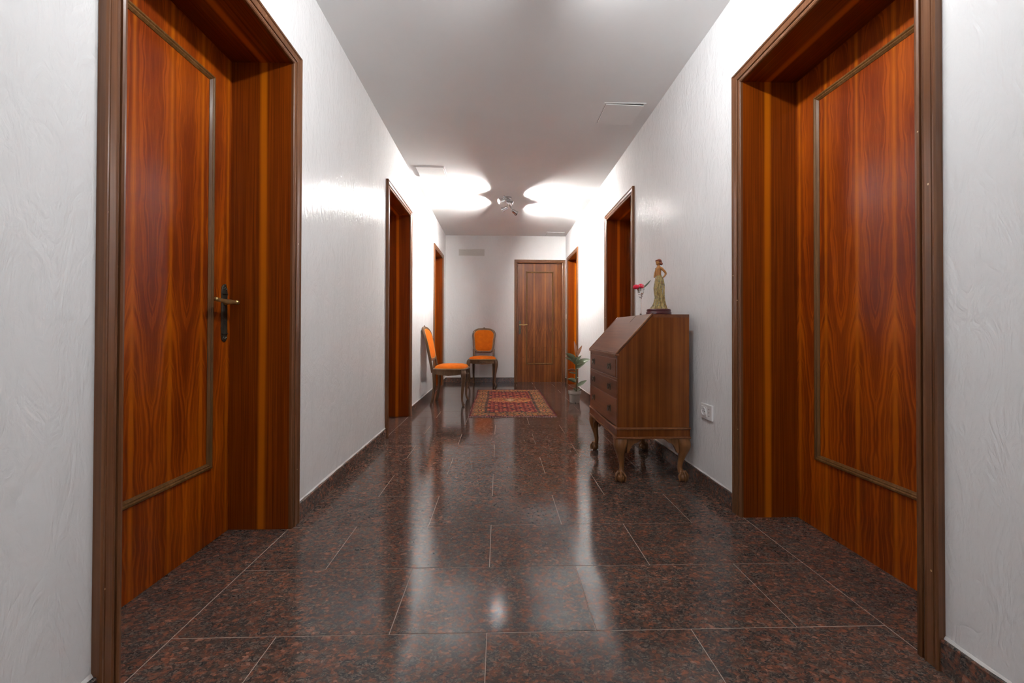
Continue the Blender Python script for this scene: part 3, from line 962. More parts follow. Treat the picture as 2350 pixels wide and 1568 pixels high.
    for za, zz, o in ((zc - 0.010, zc + 0.002, 0.010), (zb - 0.001, zb + 0.011, 0.011)):
        b = bmesh.new(); bbox(b, x0 - o, x1 + o * 0.6, y0 - o, y1 + o, za, zz, 0.004, 2); part('base_bead', b, M['desk_trim'])
    # legs
    for sx in (-1, 1):
        for sy in (-1, 1):
            d = Vector((sx, sy, 0)).normalized()
            c = Vector((cx + sx * (x1 - x0 - 0.070) / 2, cy + sy * (y1 - y0 - 0.070) / 2, 0))
            prof = [(0.266, 0.006, 0.036, 5), (0.240, 0.012, 0.037, 4), (0.212, 0.018, 0.034, 3), (0.180, 0.015, 0.027, 2.4), (0.145, 0.006, 0.0205, 2.2), (0.110, -0.002, 0.0165, 2), (0.082, -0.005, 0.0145, 2), (0.062, -0.001, 0.0165, 2), (0.050, 0.006, 0.021, 2)]
            pts = catmull([(p[0], p[1], p[2]) for p in prof], 3)
            rings = []
            for i, q in enumerate(pts):
                pw = 5 + (2 - 5) * min(1, i / 12)
                rings.append(ring(c + d * q.y + Vector((0, 0, q.x)), q.z, 16, (1, 0, 0), (0, 1, 0), pw))
            b = bmesh.new(); loft(b, rings)
            lg = part('leg', b, M['desk_leg'], True)
            fc = c + d * 0.010
            b = bmesh.new(); uvsphere(b, fc + Vector((0, 0, 0.0255)), (0.0265, 0.0265, 0.0255), 16, 10)
            for a in (-100, -35, 35, 100):
                dd = Matrix.Rotation(R(a), 3, 'Z') @ d
                pth = catmull([fc + dd * 0.010 + Vector((0, 0, 0.062)), fc + dd * 0.022 + Vector((0, 0, 0.052)), fc + dd * 0.030 + Vector((0, 0, 0.036)), fc + dd * 0.031 + Vector((0, 0, 0.020)), fc + dd * 0.026 + Vector((0, 0, 0.006))], 4)
                tube(b, pth, [0.0062 + 0.0022 * math.sin(i * 1.1) * (1 - i / len(pth)) - 0.003 * (i / len(pth)) ** 3 for i in range(len(pth))], 8)
            part('claw_foot', b, M['desk_leg'], True, lg)
            for ax in (Vector((-sx, 0, 0)), Vector((0, -sy, 0))):       # scrolled knee brackets
                pr = [(0.028, 0.266), (0.118, 0.266), (0.112, 0.256), (0.098, 0.250), (0.086, 0.238), (0.070, 0.233), (0.056, 0.222), (0.044, 0.200), (0.034, 0.176), (0.024, 0.176)]
                nrm = Vector((0, 0, 1)).cross(ax)
                out = nrm if nrm.dot(d) > 0 else -nrm
                cc = c + out * 0.018
                b = bmesh.new()
                loft(b, [[cc + ax * u + out * 0.010 + Vector((0, 0, z)) for u, z in pr], [cc + ax * u - out * 0.012 + Vector((0, 0, z)) for u, z in pr]])
                part('knee_bracket', b, M['desk_leg'], False, lg)
    return root
make_desk()

# ------------------------------------------------------------------ orange chairs (local front = -y)
def make_chair(label, loc, rz):
    root = empty('upholstered_chair', loc, rz); tag(root, label, 'chair', 'orange velvet dining chairs')
    SZ = 0.425
    wood = M['chair_wood']
    def outline(sf, sr, df, dr, n=44):
        """seat plan: wide serpentine front (-y), narrower back (+y)"""
        pts = []
        for i in range(n):
            a = 2 * math.pi * i / n
            ca, sa = math.cos(a), math.sin(a)
            x = math.copysign(abs(ca) ** 0.42, ca); y = math.copysign(abs(sa) ** 0.42, sa)
            t = (1 - y) / 2
            w = sr + (sf - sr) * t
            yy = (dr if y > 0 else df) * y
            if y < 0:
                yy -= 0.022 * (1 - x * x) * (-y)
            pts.append((x * w, yy))
        return pts
    # seat frame
    b = bmesh.new()
    o1 = outline(0.250, 0.205, 0.205, 0.205); o2 = outline(0.256, 0.210, 0.211, 0.210); o3 = outline(0.236, 0.190, 0.190, 0.190)
    low = []
    for x, y in o1:
        front = max(0.0, 1 - abs(x) / 0.24) if y < -0.15 else max(0.0, 1 - abs(y) / 0.2)
        low.append((x, y, SZ - 0.045 - 0.020 * math.sin(front * math.pi * 0.5) ** 2))
    loft(b, [[(x * 0.9, y * 0.9, SZ - 0.03) for x, y in o1], low, [(x, y, SZ - 0.004) for x, y in o1], [(x, y, SZ + 0.004) for x, y in o2], [(x, y, SZ + 0.014) for x, y in o2], [(x, y, SZ + 0.020) for x, y in o3], [(x * 0.9, y * 0.9, SZ + 0.02) for x, y in o3]])
    obj('seat_frame', b, wood, root, True)
    b = bmesh.new()
    oc = outline(0.232, 0.188, 0.188, 0.182)
    loft(b, [[(x, y, SZ + 0.016) for x, y in oc], [(x * 1.005, y * 1.005, SZ + 0.030) for x, y in oc], [(x * 0.95, y * 0.95, SZ + 0.045) for x, y in oc], [(x * 0.75, y * 0.75, SZ + 0.058) for x, y in oc], [(x * 0.4, y * 0.4, SZ + 0.065) for x, y in oc], [(x * 0.05, y * 0.05, SZ + 0.066) for x, y in oc]])
    st = obj('seat', b, M['velvet'], root, True)
    b = bmesh.new()
    cpts = []
    for i, (x, y) in enumerate(oc):
        o = Vector((x, y, 0)).normalized()
        cpts.append(((x * 1.012, y * 1.012, SZ + 0.022), o, (0, 0, 1)))
    closed_tube(b, cpts, [(0.0035 * math.cos(k * math.pi / 3), 0.0035 * math.sin(k * math.pi / 3)) for k in range(6)])
    obj('piping', b, M['piping'], st, True)
    # carved shell in the middle of the front rail
    b = bmesh.new()
    for k in range(-3, 4):
        uvsphere(b, (k * 0.011, -0.232 + abs(k) * 0.001, SZ - 0.032 + abs(k) * 0.003), (0.007, 0.006, 0.016 - abs(k) * 0.003), 8, 6)
    obj('carved_shell', b, wood, root, True)
    # cabriole front legs
    for s in (-1, 1):
        b = bmesh.new()
        d = Vector((s * 0.75, -0.65, 0)).normalized()
        c = Vector((s * 0.216, -0.178, 0))
        pr = [(SZ + 0.004, 0.0, 0.030), (SZ - 0.04, 0.010, 0.031), (SZ - 0.09, 0.014, 0.026), (SZ - 0.16, 0.006, 0.020), (0.16, -0.010, 0.0155), (0.08, -0.014, 0.0125), (0.045, -0.006, 0.0125), (0.022, 0.008, 0.016), (0.008, 0.016, 0.015), (0.0, 0.016, 0.012)]
        loft(b, [ring(c + d * q.y + Vector((0, 0, q.x)), q.z, 12, d, (-d.y, d.x, 0), 2.4) for q in catmull(pr, 3)])
        uvsphere(b, c + d * 0.026 + Vector((0, 0, 0.020)), (0.011, 0.011, 0.010), 10, 8)
        bmesh.ops.recalc_face_normals(b, faces=b.faces)
        obj('leg', b, wood, root, True)
        # rear legs
        b = bmesh.new()
        c = Vector((s * 0.172, 0.178, 0))
        pr = [(SZ + 0.01, 0.004, 0.0215), (SZ - 0.08, 0.000, 0.0205), (0.22, -0.002, 0.018), (0.10, 0.014, 0.0155), (0.04, 0.026, 0.0155), (0.015, 0.034, 0.018), (0.0, 0.034, 0.015)]
        loft(b, [ring(c + Vector((s * 0.004 * 0, q.y, q.x)), q.z, 12, (1, 0, 0), (0, 1, 0), 3) for q in catmull(pr, 3)])
        bmesh.ops.recalc_face_normals(b, faces=b.faces)
        obj('leg', b, wood, root, True)
    # back: plane leaning backwards
    lean = math.atan2(0.105, 0.52)
    up = Vector((0, math.sin(lean), math.cos(lean))); ax = Vector((1, 0, 0)); nr = Vector((0, -math.cos(lean), math.sin(lean)))
    org = Vector((0, 0.196, SZ - 0.01))
    def P(x, v, w=0.0):
        bow = 0.030 * ((v - 0.27) / 0.27) ** 2 - 0.012 * (1 - (x / 0.22) ** 2)
        return org + ax * x + up * v + nr * (w - bow * 0.0) + Vector((0, 0.014 * (1 - (x / 0.22) ** 2), 0)) + Vector((0, 0.020 * max(0, (v - 0.30) / 0.25) ** 2, 0))
    def shield(k=0.0, n=60):
        """back outline (x, v): cambered top, tapering to the bottom, rounded corners"""
        pts = []
        for i in range(n):
            a = 2 * math.pi * i / n
            ca, sa = math.cos(a), math.sin(a)
            x = math.copysign(abs(ca) ** 0.46, ca); y = math.copysign(abs(sa) ** 0.46, sa)
            t = (y + 1) / 2
            w = 0.170 + 0.036 * t ** 1.4 - 0.012 * math.sin(math.pi * t) 
            v = 0.125 + t * 0.385
            if y > 0:
                v += 0.026 * (1 - x * x) * y
            if y < 0:
                v += 0.010 * (1 - x * x) * (-y)
            pts.append((x * (w + k), v + (k if y > 0 else -k) * abs(y)))
        return pts
    sh = shield(0.0); shn = len(sh)
    b = bmesh.new()
    cp = []
    for i, (x, v) in enumerate(sh):
        xp, vp = sh[i - 1]; xn, vn = sh[(i + 1) % shn]
        tx, tv = xn - xp, vn - vp
        l = math.hypot(tx, tv)
        o = ax * (tv / l) + up * (-tx / l)
        cp.append((P(x, v), o, nr))
    closed_tube(b, cp, [(-0.016, -0.012), (0.016, -0.013), (0.020, 0.0), (0.014, 0.013), (0.004, 0.017), (-0.006, 0.013), (-0.012, 0.014), (-0.017, 0.006)])
    bmesh.ops.recalc_face_normals(b, faces=b.faces)
    bf = obj('back_frame', b, wood, root, True)
    b = bmesh.new()
    ct = (0.0, 0.325)
    rs = []
    for kx, w in ((0.93, -0.010), (0.93, 0.004), (0.90, 0.014), (0.75, 0.022), (0.45, 0.028), (0.05, 0.029)):
        rs.append([P(ct[0] + (x - ct[0]) * kx, ct[1] + (v - ct[1]) * kx, w) for x, v in sh])
    loft(b, rs)
    rs = []
    for kx, w in ((0.93, -0.008), (0.85, -0.016), (0.5, -0.020), (0.05, -0.021)):
        rs.append([P(ct[0] + (x - ct[0]) * kx, ct[1] + (v - ct[1]) * kx, w) for x, v in sh])
    loft(b, rs)
    bmesh.ops.recalc_face_normals(b, faces=b.faces)
    bk = obj('backrest', b, M['velvet'], root, True)
    b = bmesh.new()
    cp2 = []
    for (x, v), (p, o, a) in zip(sh, cp):
        cp2.append((P(ct[0] + (x - ct[0]) * 0.905, ct[1] + (v - ct[1]) * 0.925, 0.0145), o, nr))
    closed_tube(b, cp2, [(0.0035 * math.cos(k * math.pi / 3), 0.0035 * math.sin(k * math.pi / 3)) for k in range(6)])
    obj('piping', b, M['piping'], bk, True)
    for s in (-1, 1):                      # stiles from the seat up into the frame
        b = bmesh.new()
        pth = [P(s * 0.168, -0.02), P(s * 0.168, 0.05), P(s * 0.170, 0.11), P(s * 0.174, 0.18)]
        tube(b, catmull(pth, 4), [0.022, 0.0215, 0.021, 0.0205, 0.020, 0.020, 0.0195, 0.019, 0.019, 0.018, 0.018, 0.017, 0.016], 10, True, 0.8)
        obj('stile', b, wood, root, True)
    b = bmesh.new()                        # carved crest
    top = max(v for x, v in sh)
    for k in range(-2, 3):
        p = P(k * 0.011, top + 0.020 - abs(k) * 0.006, 0.004)
        uvsphere(b, tuple(p), (0.009, 0.008, 0.013 - abs(k) * 0.002), 8, 6)
    for s in (-1, 1):
        uvsphere(b, tuple(P(s * 0.034, top + 0.004, 0.006)), (0.018, 0.007, 0.008), 8, 6)
    obj('carved_crest', b, wood, bf, True)
    return root
make_chair('orange velvet carved chair seen from the side against the left wall', (-0.605, 4.93, 0), R(88))
make_chair('orange velvet carved chair facing the viewer against the end wall', (-0.27, 6.56, 0), R(-1))

# ------------------------------------------------------------------ rug
def make_rug():
    x0, x1, y0, y1 = -0.317, 0.612, 4.085, 5.975
    NX, NY = 120, 236
    w, l = x1 - x0, y1 - y0
    root_loc = ((x0 + x1) / 2, (y0 + y1) / 2, 0)
    rng = np.random.default_rng(3)
    W = lambda *c: np.array(c)
    maroon, wine, rust, tan, gold, navy, olive, cream, pink = W(.115, .018, .020), W(.075, .014, .022), W(.30, .062, .030), W(.34, .18, .085), W(.42, .17, .035), W(.025, .024, .030), W(.075, .062, .036), W(.50, .36, .23), W(.26, .085, .080)
    col = np.zeros((NY, NX, 3))
    for j in range(NY):
        for i in range(NX):
            u = (i + .5) / NX * w; v = (j + .5) / NY * l
            e = min(u, w - u); ev = min(v, l - v)
            m = min(e, ev * 0.8)
            side = e < ev * 0.8
            q = v if side else u
            r = rng.random()
            if m < 0.018:
                c = wine if r < .6 else maroon
            elif m < 0.040:
                k = int(q / 0.022)
                c = (navy, olive, rust)[k % 3] if r < .75 else tan
            elif m < 0.155:
                t = (m - 0.040) / 0.115
                ph = (q % 0.20) / 0.20
                dd = math.hypot((ph - .5) * 2.2, (t - .5) * 2)
                big = int(q / 0.20)
                if dd < .28: c = (gold, rust, tan)[big % 3]
                elif dd < .44: c = navy if r < .7 else olive
                elif dd < .80: c = (gold if r < .45 else tan) if math.sin(math.atan2(t - .5, ph - .5) * 5 + big) > -.2 else olive
                elif dd < .95: c = rust if r < .5 else tan
                else: c = (olive if r < .5 else navy) if math.sin(q * 160) * math.sin(t * 16) > -.1 else tan
            elif m < 0.182:
                c = navy if r < .65 else olive
                if int(q / 0.03) % 3 == 0 and r < .4: c = rust
            else:
                cu, cv = u - w / 2, v - l * .52
                med = abs(cu) / 0.24 + abs(cv) / 0.30
                a = math.sin(cu * 62) * math.sin(v * 50)
                bb = math.sin(cu * 34 + 1.2) * math.sin(v * 29 + .6)
                if med < .30: c = cream if r < .55 else tan
                elif med < .48: c = olive if r < .6 else gold
                elif med < .62: c = gold if r < .5 else pink
                elif abs(cv) < 0.16 and a > -.15 and med < 1.35: c = tan if r < .5 else gold
                elif a > .55: c = rust if r < .7 else tan
                elif bb > .72: c = gold if r < .4 else pink
                elif bb < -.75: c = navy if r < .7 else olive
                elif a < -.72: c = pink if r < .5 else rust
                else: c = maroon if r < .62 else (wine if r < .9 else rust)
            col[j, i] = c * (0.82 + 0.36 * rng.random()) * (1.0 + 0.18 * math.sin(v * 21 + 2 * math.sin(u * 3)))
    vs, fs = [], []
    for j in range(NY + 1):
        for i in range(NX + 1):
            u = i / NX * w - w / 2; v = j / NY * l - l / 2
            z = 0.009 + 0.0016 * math.sin(u * 9 + 1) * math.sin(v * 7) + 0.001 * math.sin(v * 23 + u * 11)
            if j < 8: z += 0.003 * math.sin(u * 26) * (1 - j / 8)
            bow = 0.007 * math.sin(u * 13 + .5) * (1 - j / NY) if j < 40 else 0.0
            vs.append((u + 0.004 * math.sin(v * 6), v + bow * max(0, 1 - j / 40), z))
    for j in range(NY):
        for i in range(NX):
            a = j * (NX + 1) + i
            fs.append((a, a + 1, a + NX + 2, a + NX + 1))
    # skirt down to the floor round the edge
    edge = [i for i in range(NX + 1)] + [(j + 1) * (NX + 1) + NX for j in range(NY)] + [NY * (NX + 1) + i for i in range(NX - 1, -1, -1)] + [j * (NX + 1) for j in range(NY - 1, 0, -1)]
    base = len(vs)
    for a in edge:
        vs.append((vs[a][0], vs[a][1], 0.0008))
    for k in range(len(edge)):
        k2 = (k + 1) % len(edge)
        fs.append((edge[k], base + k, base + k2, edge[k2]))
    me = bpy.data.meshes.new('pile'); me.from_pydata(vs, [], fs); me.update()
    ca = me.color_attributes.new('knots', 'FLOAT_COLOR', 'CORNER')
    flat = []
    for j in range(NY):
        for i in range(NX):
            flat.extend([(*col[j, i], 1.0)] * 4)
    flat.extend([(*wine, 1.0)] * (4 * len(edge)))
    ca.data.foreach_set('color', np.array(flat, dtype=np.float32).ravel())
    me.materials.append(M['rug'])
    root = empty('persian_rug', root_loc); tag(root, 'red patterned oriental rug lying on the granite floor', 'rug')
    o = bpy.data.objects.new('pile', me); link(o, root)
    o['label'] = 'dark red woven pile with tan floral border'
    b = bmesh.new()
    for end in (-1, 1):
        n = 170
        for k in range(n):
            u = -w / 2 + w * (k + .5) / n + random.uniform(-.001, .001)
            bow = 0.007 * math.sin(u * 13 + .5) if end < 0 else 0
            y = end * l / 2 + bow
            ln = random.uniform(0.010, 0.022)
            dx = random.uniform(-.007, .007)
            z = 0.006
            p0, p1, p2 = Vector((u, y - end * 0.004, z)), Vector((u + dx * .5, y + end * ln * .5, 0.006)), Vector((u + dx, y + end * ln, 0.0025))
            rr = 0.0022
            rings = [[p + Vector((-rr, 0, 0)), p + Vector((0, 0, rr)), p + Vector((rr, 0, 0)), p + Vector((0, 0, -rr * .8))] for p in (p0, p1, p2)]
            loft(b, rings)
    bmesh.ops.recalc_face_normals(b, faces=b.faces)
    f = obj('fringe', b, M['fringe'], root); f['kind'] = 'stuff'; f['label'] = 'short pale wool fringe'
make_rug()

# ------------------------------------------------------------------ potted rubber plant
def leaf_mesh(b, base, direction, length, width, droop=0.25, twist=0.0, cup=0.25):
    d = Vector(direction).normalized()
    side = d.cross(Vector((0, 0, 1)))
    side = side.normalized() if side.length > 1e-3 else Vector((1, 0, 0))
    side = Matrix.Rotation(twist, 3, d) @ side
    nrm = side.cross(d)
    n = 9
    rows = []
    for i in range(n + 1):
        t = i / n
        c = Vector(base) + d * (length * t) - Vector((0, 0, 1)) * (droop * length * t * t)
        ww = width * 0.5 * (math.sin(math.pi * min(1, t * 0.96 + 0.04) ** 0.8) ** 0.75 if 0 < t < 1 else 0.02)
        rows.append([c - side * ww + nrm * (ww * cup), c - side * ww * .5 + nrm * (ww * cup * .35), c - nrm * 0.001, c + side * ww * .5 + nrm * (ww * cup * .35), c + side * ww + nrm * (ww * cup)])
    th = 0.0012
    top = [[b.verts.new(p + nrm * th) for p in r] for r in rows]
    bot = [[b.verts.new(p - nrm * th) for p in r] for r in rows]
    for i in range(n):
        for k in range(4):
            b.faces.new((top[i][k], top[i][k + 1], top[i + 1][k + 1], top[i + 1][k]))
            b.faces.new((bot[i][k], bot[i + 1][k], bot[i + 1][k + 1], bot[i][k + 1]))
        b.faces.new((top[i][0], top[i + 1][0], bot[i + 1][0], bot[i][0]))
        b.faces.new((top[i][4], bot[i][4], bot[i + 1][4], top[i + 1][4]))
    for i in (0, n):
        for k in range(4):
            f = (top[i][k], bot[i][k], bot[i][k + 1], top[i][k + 1])
            b.faces.new(f if i == 0 else f[::-1])

def make_plant():
    root = empty('potted_plant', (0.960, 4.925, 0)); tag(root, 'small rubber plant in a grey pot beside the right wall', 'plant')
    b = bmesh.new()
    lathe(b, [(0.055, 0.0), (0.063, 0.003), (0.073, 0.105), (0.078, 0.107), (0.083, 0.112), (0.085, 0.146), (0.083, 0.150), (0.078, 0.148), (0.074, 0.125)], 32, cap1=False)
    pot = obj('pot', b, M['pot'], root, True)
    b = bmesh.new(); lathe(b, [(0.076, 0.0), (0.04, 0.006), (0.0, 0.004)], 24, (0, 0, 0.126), cap0=True, cap1=False); obj('soil', b, M['soil'], root, True)
    b = bmesh.new(); box(b, -0.006, 0.006, -0.0645, -0.055, 0.001, 0.010); obj('drain_notch', b, M['black'], pot)
    sx = lambda z: 0.022 + 0.006 * math.sin(z * 9)
    b = bmesh.new(); tube(b, catmull([(0.026, 0, 0.12), (0.030, 0.0, 0.25), (0.024, 0.004, 0.40), (0.026, 0.0, 0.52), (0.022, 0, 0.60)], 5), [0.0095 - 0.00025 * i for i in range(21)], 10)
    obj('stem', b, M['stem'], root, True)
    b = bmesh.new(); tube(b, catmull([(0.012, 0.01, 0.12), (0.010, 0.01, 0.22), (0.017, 0.008, 0.36), (0.012, 0.004, 0.48)], 5), [0.007 - 0.0002 * i for i in range(16)], 10)
    obj('stem', b, M['stem'], root, True)
    G, Y = 'leaf', 'leaf_young'
    leaves = [
        ((0.016, 0, 0.590), (-0.10, 0.10, 1.0), 0.190, 0.078, 0.0, 0.15, Y),
        ((0.024, 0, 0.575), (0.50, 0.10, 1.0), 0.165, 0.046, 0.0, 0.6, Y),
        ((0.012, 0, 0.535), (-0.82, -0.20, 0.80), 0.185, 0.070, 0.22, 0.9, G),
        ((0.010, 0, 0.500), (-0.88, -0.15, 0.62), 0.165, 0.042, 0.12, 0.7, G),
        ((0.026, -0.006, 0.500), (0.35, -0.40, 0.85), 0.135, 0.085, 0.1, 0.1, G),
        ((0.028, -0.004, 0.485), (0.80, -0.30, 0.45), 0.190, 0.082, 0.12, 0.9, G),
        ((0.024, -0.003, 0.430), (0.70, -0.50, 0.62), 0.150, 0.080, 0.05, 0.8, G),
        ((0.014, -0.004, 0.480), (-0.05, -0.5, 0.90), 0.130, 0.080, 0.10, 0.0, G),
        ((0.018, 0.01, 0.470), (0.2, 0.8, 0.7), 0.150, 0.080, 0.2, 0.3, G),
        ((0.014, 0, 0.400), (-0.9, 0.05, 0.32), 0.110, 0.050, 0.25, 0.8, Y),
        ((0.020, 0, 0.365), (-0.95, -0.1, 0.15), 0.090, 0.030, -0.05, 0.8, G),
        ((0.016, 0, 0.255), (-0.80, -0.3, 0.66), 0.155, 0.058, 0.30, 1.0, G),
        ((0.032, 0, 0.205), (0.85, -0.25, 0.62), 0.150, 0.052, 0.04, 1.0, G),
        ((0.026, 0.008, 0.30), (0.3, 0.9, 0.3), 0.10, 0.045, 0.2, 0.0, G),
        ((0.022, 0, 0.150), (-0.6, -0.3, 0.55), 0.065, 0.028, 0.0, 0.8, G),
        ((0.030, 0, 0.150), (0.6, -0.3, 0.35), 0.060, 0.026, 0.0, 0.8, G),
    ]
    for base, d, ln, wd, dr, tw, m in leaves:
        b = bmesh.new(); leaf_mesh(b, base, d, ln, wd, dr, tw)
        p0 = Vector(base)
        bmesh.ops.recalc_face_normals(b, faces=b.faces)
        o = obj('leaf', b, M[m], root, True)
        if m == Y:
            o['label'] = 'reddish brown young leaf'
    return root
make_plant()

# ------------------------------------------------------------------ statuette on the desk
def make_statue():
    DZ = 1.0008
    root = empty('statuette', (1.005, 2.425, DZ)); tag(root, 'painted statuette of a standing woman on the desk', 'figurine')
    b = bmesh.new()
    lathe(b, [(0.074, 0.0), (0.079, 0.004), (0.079, 0.016), (0.074, 0.021), (0.076, 0.025), (0.076, 0.031), (0.071, 0.036), (0.0, 0.036)], 36, cap1=False, sy=0.62)
    obj('plinth', b, M['plinth'], root, True)
    Z0 = 0.035
    # dress: folded cross sections (offset x, offset y, rx, ry); figure faces -x, slightly turned to the viewer
    sec = [(0.000, 0.003, 0, 0.047, 0.036, 0.20), (0.006, 0.003, 0, 0.044, 0.034, 0.20), (0.018, 0.002, 0, 0.034, 0.029, 0.18), (0.040, 0.001, 0, 0.027, 0.024, 0.15), (0.070, 0.000, 0, 0.0225, 0.021, 0.13),
           (0.100, -0.003, 0, 0.0235, 0.022, 0.10), (0.125, -0.003, 0, 0.0245, 0.0235, 0.09), (0.150, 0.001, 0, 0.0235, 0.024, 0.07), (0.172, 0.002, 0, 0.0205, 0.0235, 0.06), (0.190, 0.000, 0, 0.0165, 0.020, 0.04), (0.196, 0.000, 0, 0.0150, 0.019, 0.0)]
    b = bmesh.new()
    rings = []
    zs = [s[0] for s in sec]
    N = 48
    for k in range(41):
        z = zs[-1] * k / 40
        v = [np.interp(z, zs, [s[c] for s in sec]) for c in range(1, 6)]
        rg = []
        for i in range(N):
            a = 2 * math.pi * i / N
            f = 1 + v[4] * 1.5 * (0.6 * math.sin(5 * a + 9 * z) + 0.4 * math.sin(9 * a - 22 * z + 1))
            rg.append((v[0] + v[2] * f * math.cos(a), v[1] + v[3] * f * math.sin(a), Z0 + z))
        rings.append(rg)
    loft(b, rings)
    # sash ends falling at the side
    tube(b, catmull([(0.012, -0.018, Z0 + 0.185), (0.020, -0.021, Z0 + 0.14), (0.018, -0.023, Z0 + 0.10), (0.022, -0.020, Z0 + 0.05), (0.034, -0.022, Z0 + 0.006)], 4), [0.004 + 0.003 * i / 16 for i in range(17)], 8)
    tube(b, catmull([(-0.010, -0.019, Z0 + 0.17), (-0.020, -0.018, Z0 + 0.12), (-0.016, -0.018, Z0 + 0.07), (-0.028, -0.018, Z0 + 0.008)], 4), [0.004 + 0.002 * i / 12 for i in range(13)], 8)
    obj('dress', b, M['dress'], root, True)
    # torso, neck, head and arms as one body grown from a skin skeleton
    me = bpy.data.meshes.new('body')
    z = Z0
    V = [(-0.001, 0, z + .186), (-0.002, 0, z + .205), (-0.003, 0, z + .226), (0.000, 0, z + .240), (0.000, 0, z + .252), (-0.003, 0, z + .264),
         (0.006, -.020, z + .236), (0.026, -.026, z + .213), (0.030, -.027, z + .203), (0.018, -.026, z + .187), (0.010, -.023, z + .182),
         (0.000, .020, z + .236), (-0.006, .026, z + .210), (-0.014, .024, z + .185)]
    E = [(0, 1), (1, 2), (2, 3), (3, 4), (4, 5), (3, 6), (6, 7), (7, 8), (8, 9), (9, 10), (3, 11), (11, 12), (12, 13)]
    rad = [(.0155, .019), (.0140, .0165), (.0165, .018), (.0105, .0125), (.0062, .0062), (.0085, .0085),
           (.0080, .0080), (.0072, .0072), (.0066, .0066), (.0048, .0048), (.0044, .0044), (.0080, .0080), (.0066, .0066), (.0045, .0045)]
    me.from_pydata(V, E, [])
    o = bpy.data.objects.new('body', me); link(o, root)
    sk = o.modifiers.new('skin', 'SKIN'); o.modifiers.new('sub', 'SUBSURF').levels = 2; o.modifiers['sub'].render_levels = 2
    for sv, r in zip(me.skin_vertices[0].data, rad):
        sv.radius = r
    me.skin_vertices[0].data[0].use_root = True
    me.materials.append(M['statue_skin'])
    b = bmesh.new()
    uvsphere(b, (-0.004, 0, z + .2725), (0.0125, 0.0115, 0.0155), 16, 12)
    uvsphere(b, (-0.0165, 0, z + .2705), (0.0035, 0.0025, 0.0032), 8, 6)
    uvsphere(b, (-0.0125, 0, z + .2615), (0.0042, 0.0052, 0.0040), 8, 6)
    uvsphere(b, (-0.0150, 0, z + .2655), (0.0018, 0.0034, 0.0013), 8, 6)
    for s in (-1, 1):
        uvsphere(b, (-0.0142, s * 0.0048, z + .2748), (0.0022, 0.0022, 0.0015), 8, 6)
    obj('head', b, M['statue_skin'], root, True)
    b = bmesh.new()
    uvsphere(b, (0.002, 0, z + .2800), (0.0155, 0.0148, 0.0125), 16, 10)
    uvsphere(b, (0.008, 0, z + .2705), (0.0130, 0.0145, 0.0135), 14, 10)
    for k in range(9):
        a = -1.9 + 3.8 * k / 8
        uvsphere(b, (0.006 + 0.0125 * math.cos(a), 0.0145 * math.sin(a), z + .2625 + 0.0012 * (k % 2)), (0.0058, 0.0056, 0.0060), 8, 6)
    for k in range(7):
        a = 1.0 + (2 * math.pi - 2.0) * k / 6
        uvsphere(b, (-0.001 + 0.0145 * math.cos(a), 0.0128 * math.sin(a), z + .2825), (0.0045, 0.0048, 0.0045), 8, 6)
    obj('hair', b, M['hair'], root, True)
    root.rotation_euler = (0, 0, R(12))
    root.scale = (1.06, 1.06, 1.085)
make_statue()

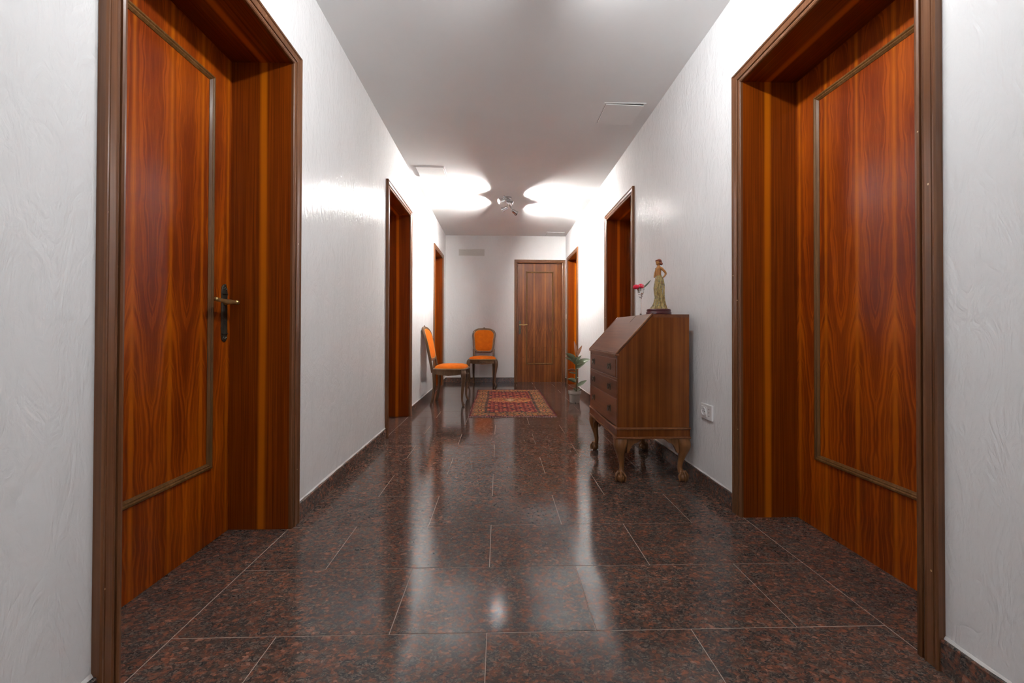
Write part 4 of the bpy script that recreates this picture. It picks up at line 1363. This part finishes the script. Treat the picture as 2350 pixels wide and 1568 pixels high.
# ------------------------------------------------------------------ crystal candle-stick vase with flowers
def make_vase():
    vx, vy, vz = 1.008, 2.745, 1.0008
    b = bmesh.new()
    lathe(b, [(0.034, 0.0), (0.033, 0.003), (0.020, 0.007), (0.008, 0.016), (0.0048, 0.030), (0.0042, 0.085), (0.0046, 0.120), (0.0078, 0.126), (0.0090, 0.132), (0.0062, 0.137), (0.0085, 0.141), (0.0125, 0.146), (0.0130, 0.151), (0.0090, 0.156),
              (0.0140, 0.161), (0.0200, 0.165), (0.0215, 0.192), (0.0255, 0.198), (0.0265, 0.203), (0.0240, 0.2035), (0.0175, 0.194), (0.0165, 0.172), (0.0, 0.170)], 12, cap1=False)
    o = obj('crystal_vase', b, M['glass'], None, True, (vx, vy, vz))
    tag(o, 'tall slender crystal vase holding flowers on the desk', 'vase')
    def blossom(name, label, c, r, mats, n, squash=0.8):
        root = empty(name, c); tag(root, label, 'flower', 'flowers in the crystal vase')
        for i in range(n):
            t = (i + .5) / n
            th = i * 2.399; ph = math.acos(1 - 1.55 * t)
            d = Vector((math.sin(ph) * math.cos(th), math.sin(ph) * math.sin(th), math.cos(ph)))
            q = bmesh.new(); uvsphere(q, (0, 0, 0), (r * 0.46, r * 0.38, r * 0.10), 10, 6)
            mm = d.to_track_quat('Z', 'Y').to_matrix().to_4x4()
            bmesh.ops.transform(q, matrix=Matrix.Translation(Vector((d.x, d.y, d.z * squash)) * r * 0.72) @ mm, verts=q.verts)
            obj('petal', q, mats[i % len(mats)], root, True)
        q = bmesh.new(); uvsphere(q, (0, 0, 0), (r * .62, r * .62, r * .55), 12, 8); obj('flower_core', q, mats[0], root, True)
        return root
    ft = vz + 0.207
    r1 = blossom('red_flower', 'bright red blossom hanging over the left of the crystal vase', (vx - 0.037, vy - 0.010, ft + 0.006), 0.026, [M['red']], 22)
    r2 = blossom('pink_flower', 'pink and cream rose resting in the crystal vase', (vx - 0.002, vy - 0.006, ft + 0.013), 0.028, [M['pink'], M['cream'], M['pink'], M['red']], 20, 0.7)
    for rt, c in ((r1, (0.010, 0.004, -0.008)), (r2, (0.002, 0.004, -0.012))):
        q = bmesh.new(); tube(q, catmull([(c[0] * .4, c[1], -0.004), c, (0.026 if rt is r1 else 0.0, 0.004, -0.036)], 4), 0.002, 6); obj('stalk', q, M['flower_leaf'], rt, True)
    q = bmesh.new(); leaf_mesh(q, (0.012, 0, -0.014), (0.75, -0.1, 0.45), 0.066, 0.014, -0.35, 0.7); bmesh.ops.recalc_face_normals(q, faces=q.faces)
    obj('leaf', q, M['flower_leaf'], r2, True)
    q = bmesh.new(); leaf_mesh(q, (-0.004, -0.01, -0.016), (-0.6, -0.5, 0.1), 0.035, 0.014, 0.2, 0.2); bmesh.ops.recalc_face_normals(q, faces=q.faces)
    obj('leaf', q, M['flower_leaf'], r2, True)
make_vase()
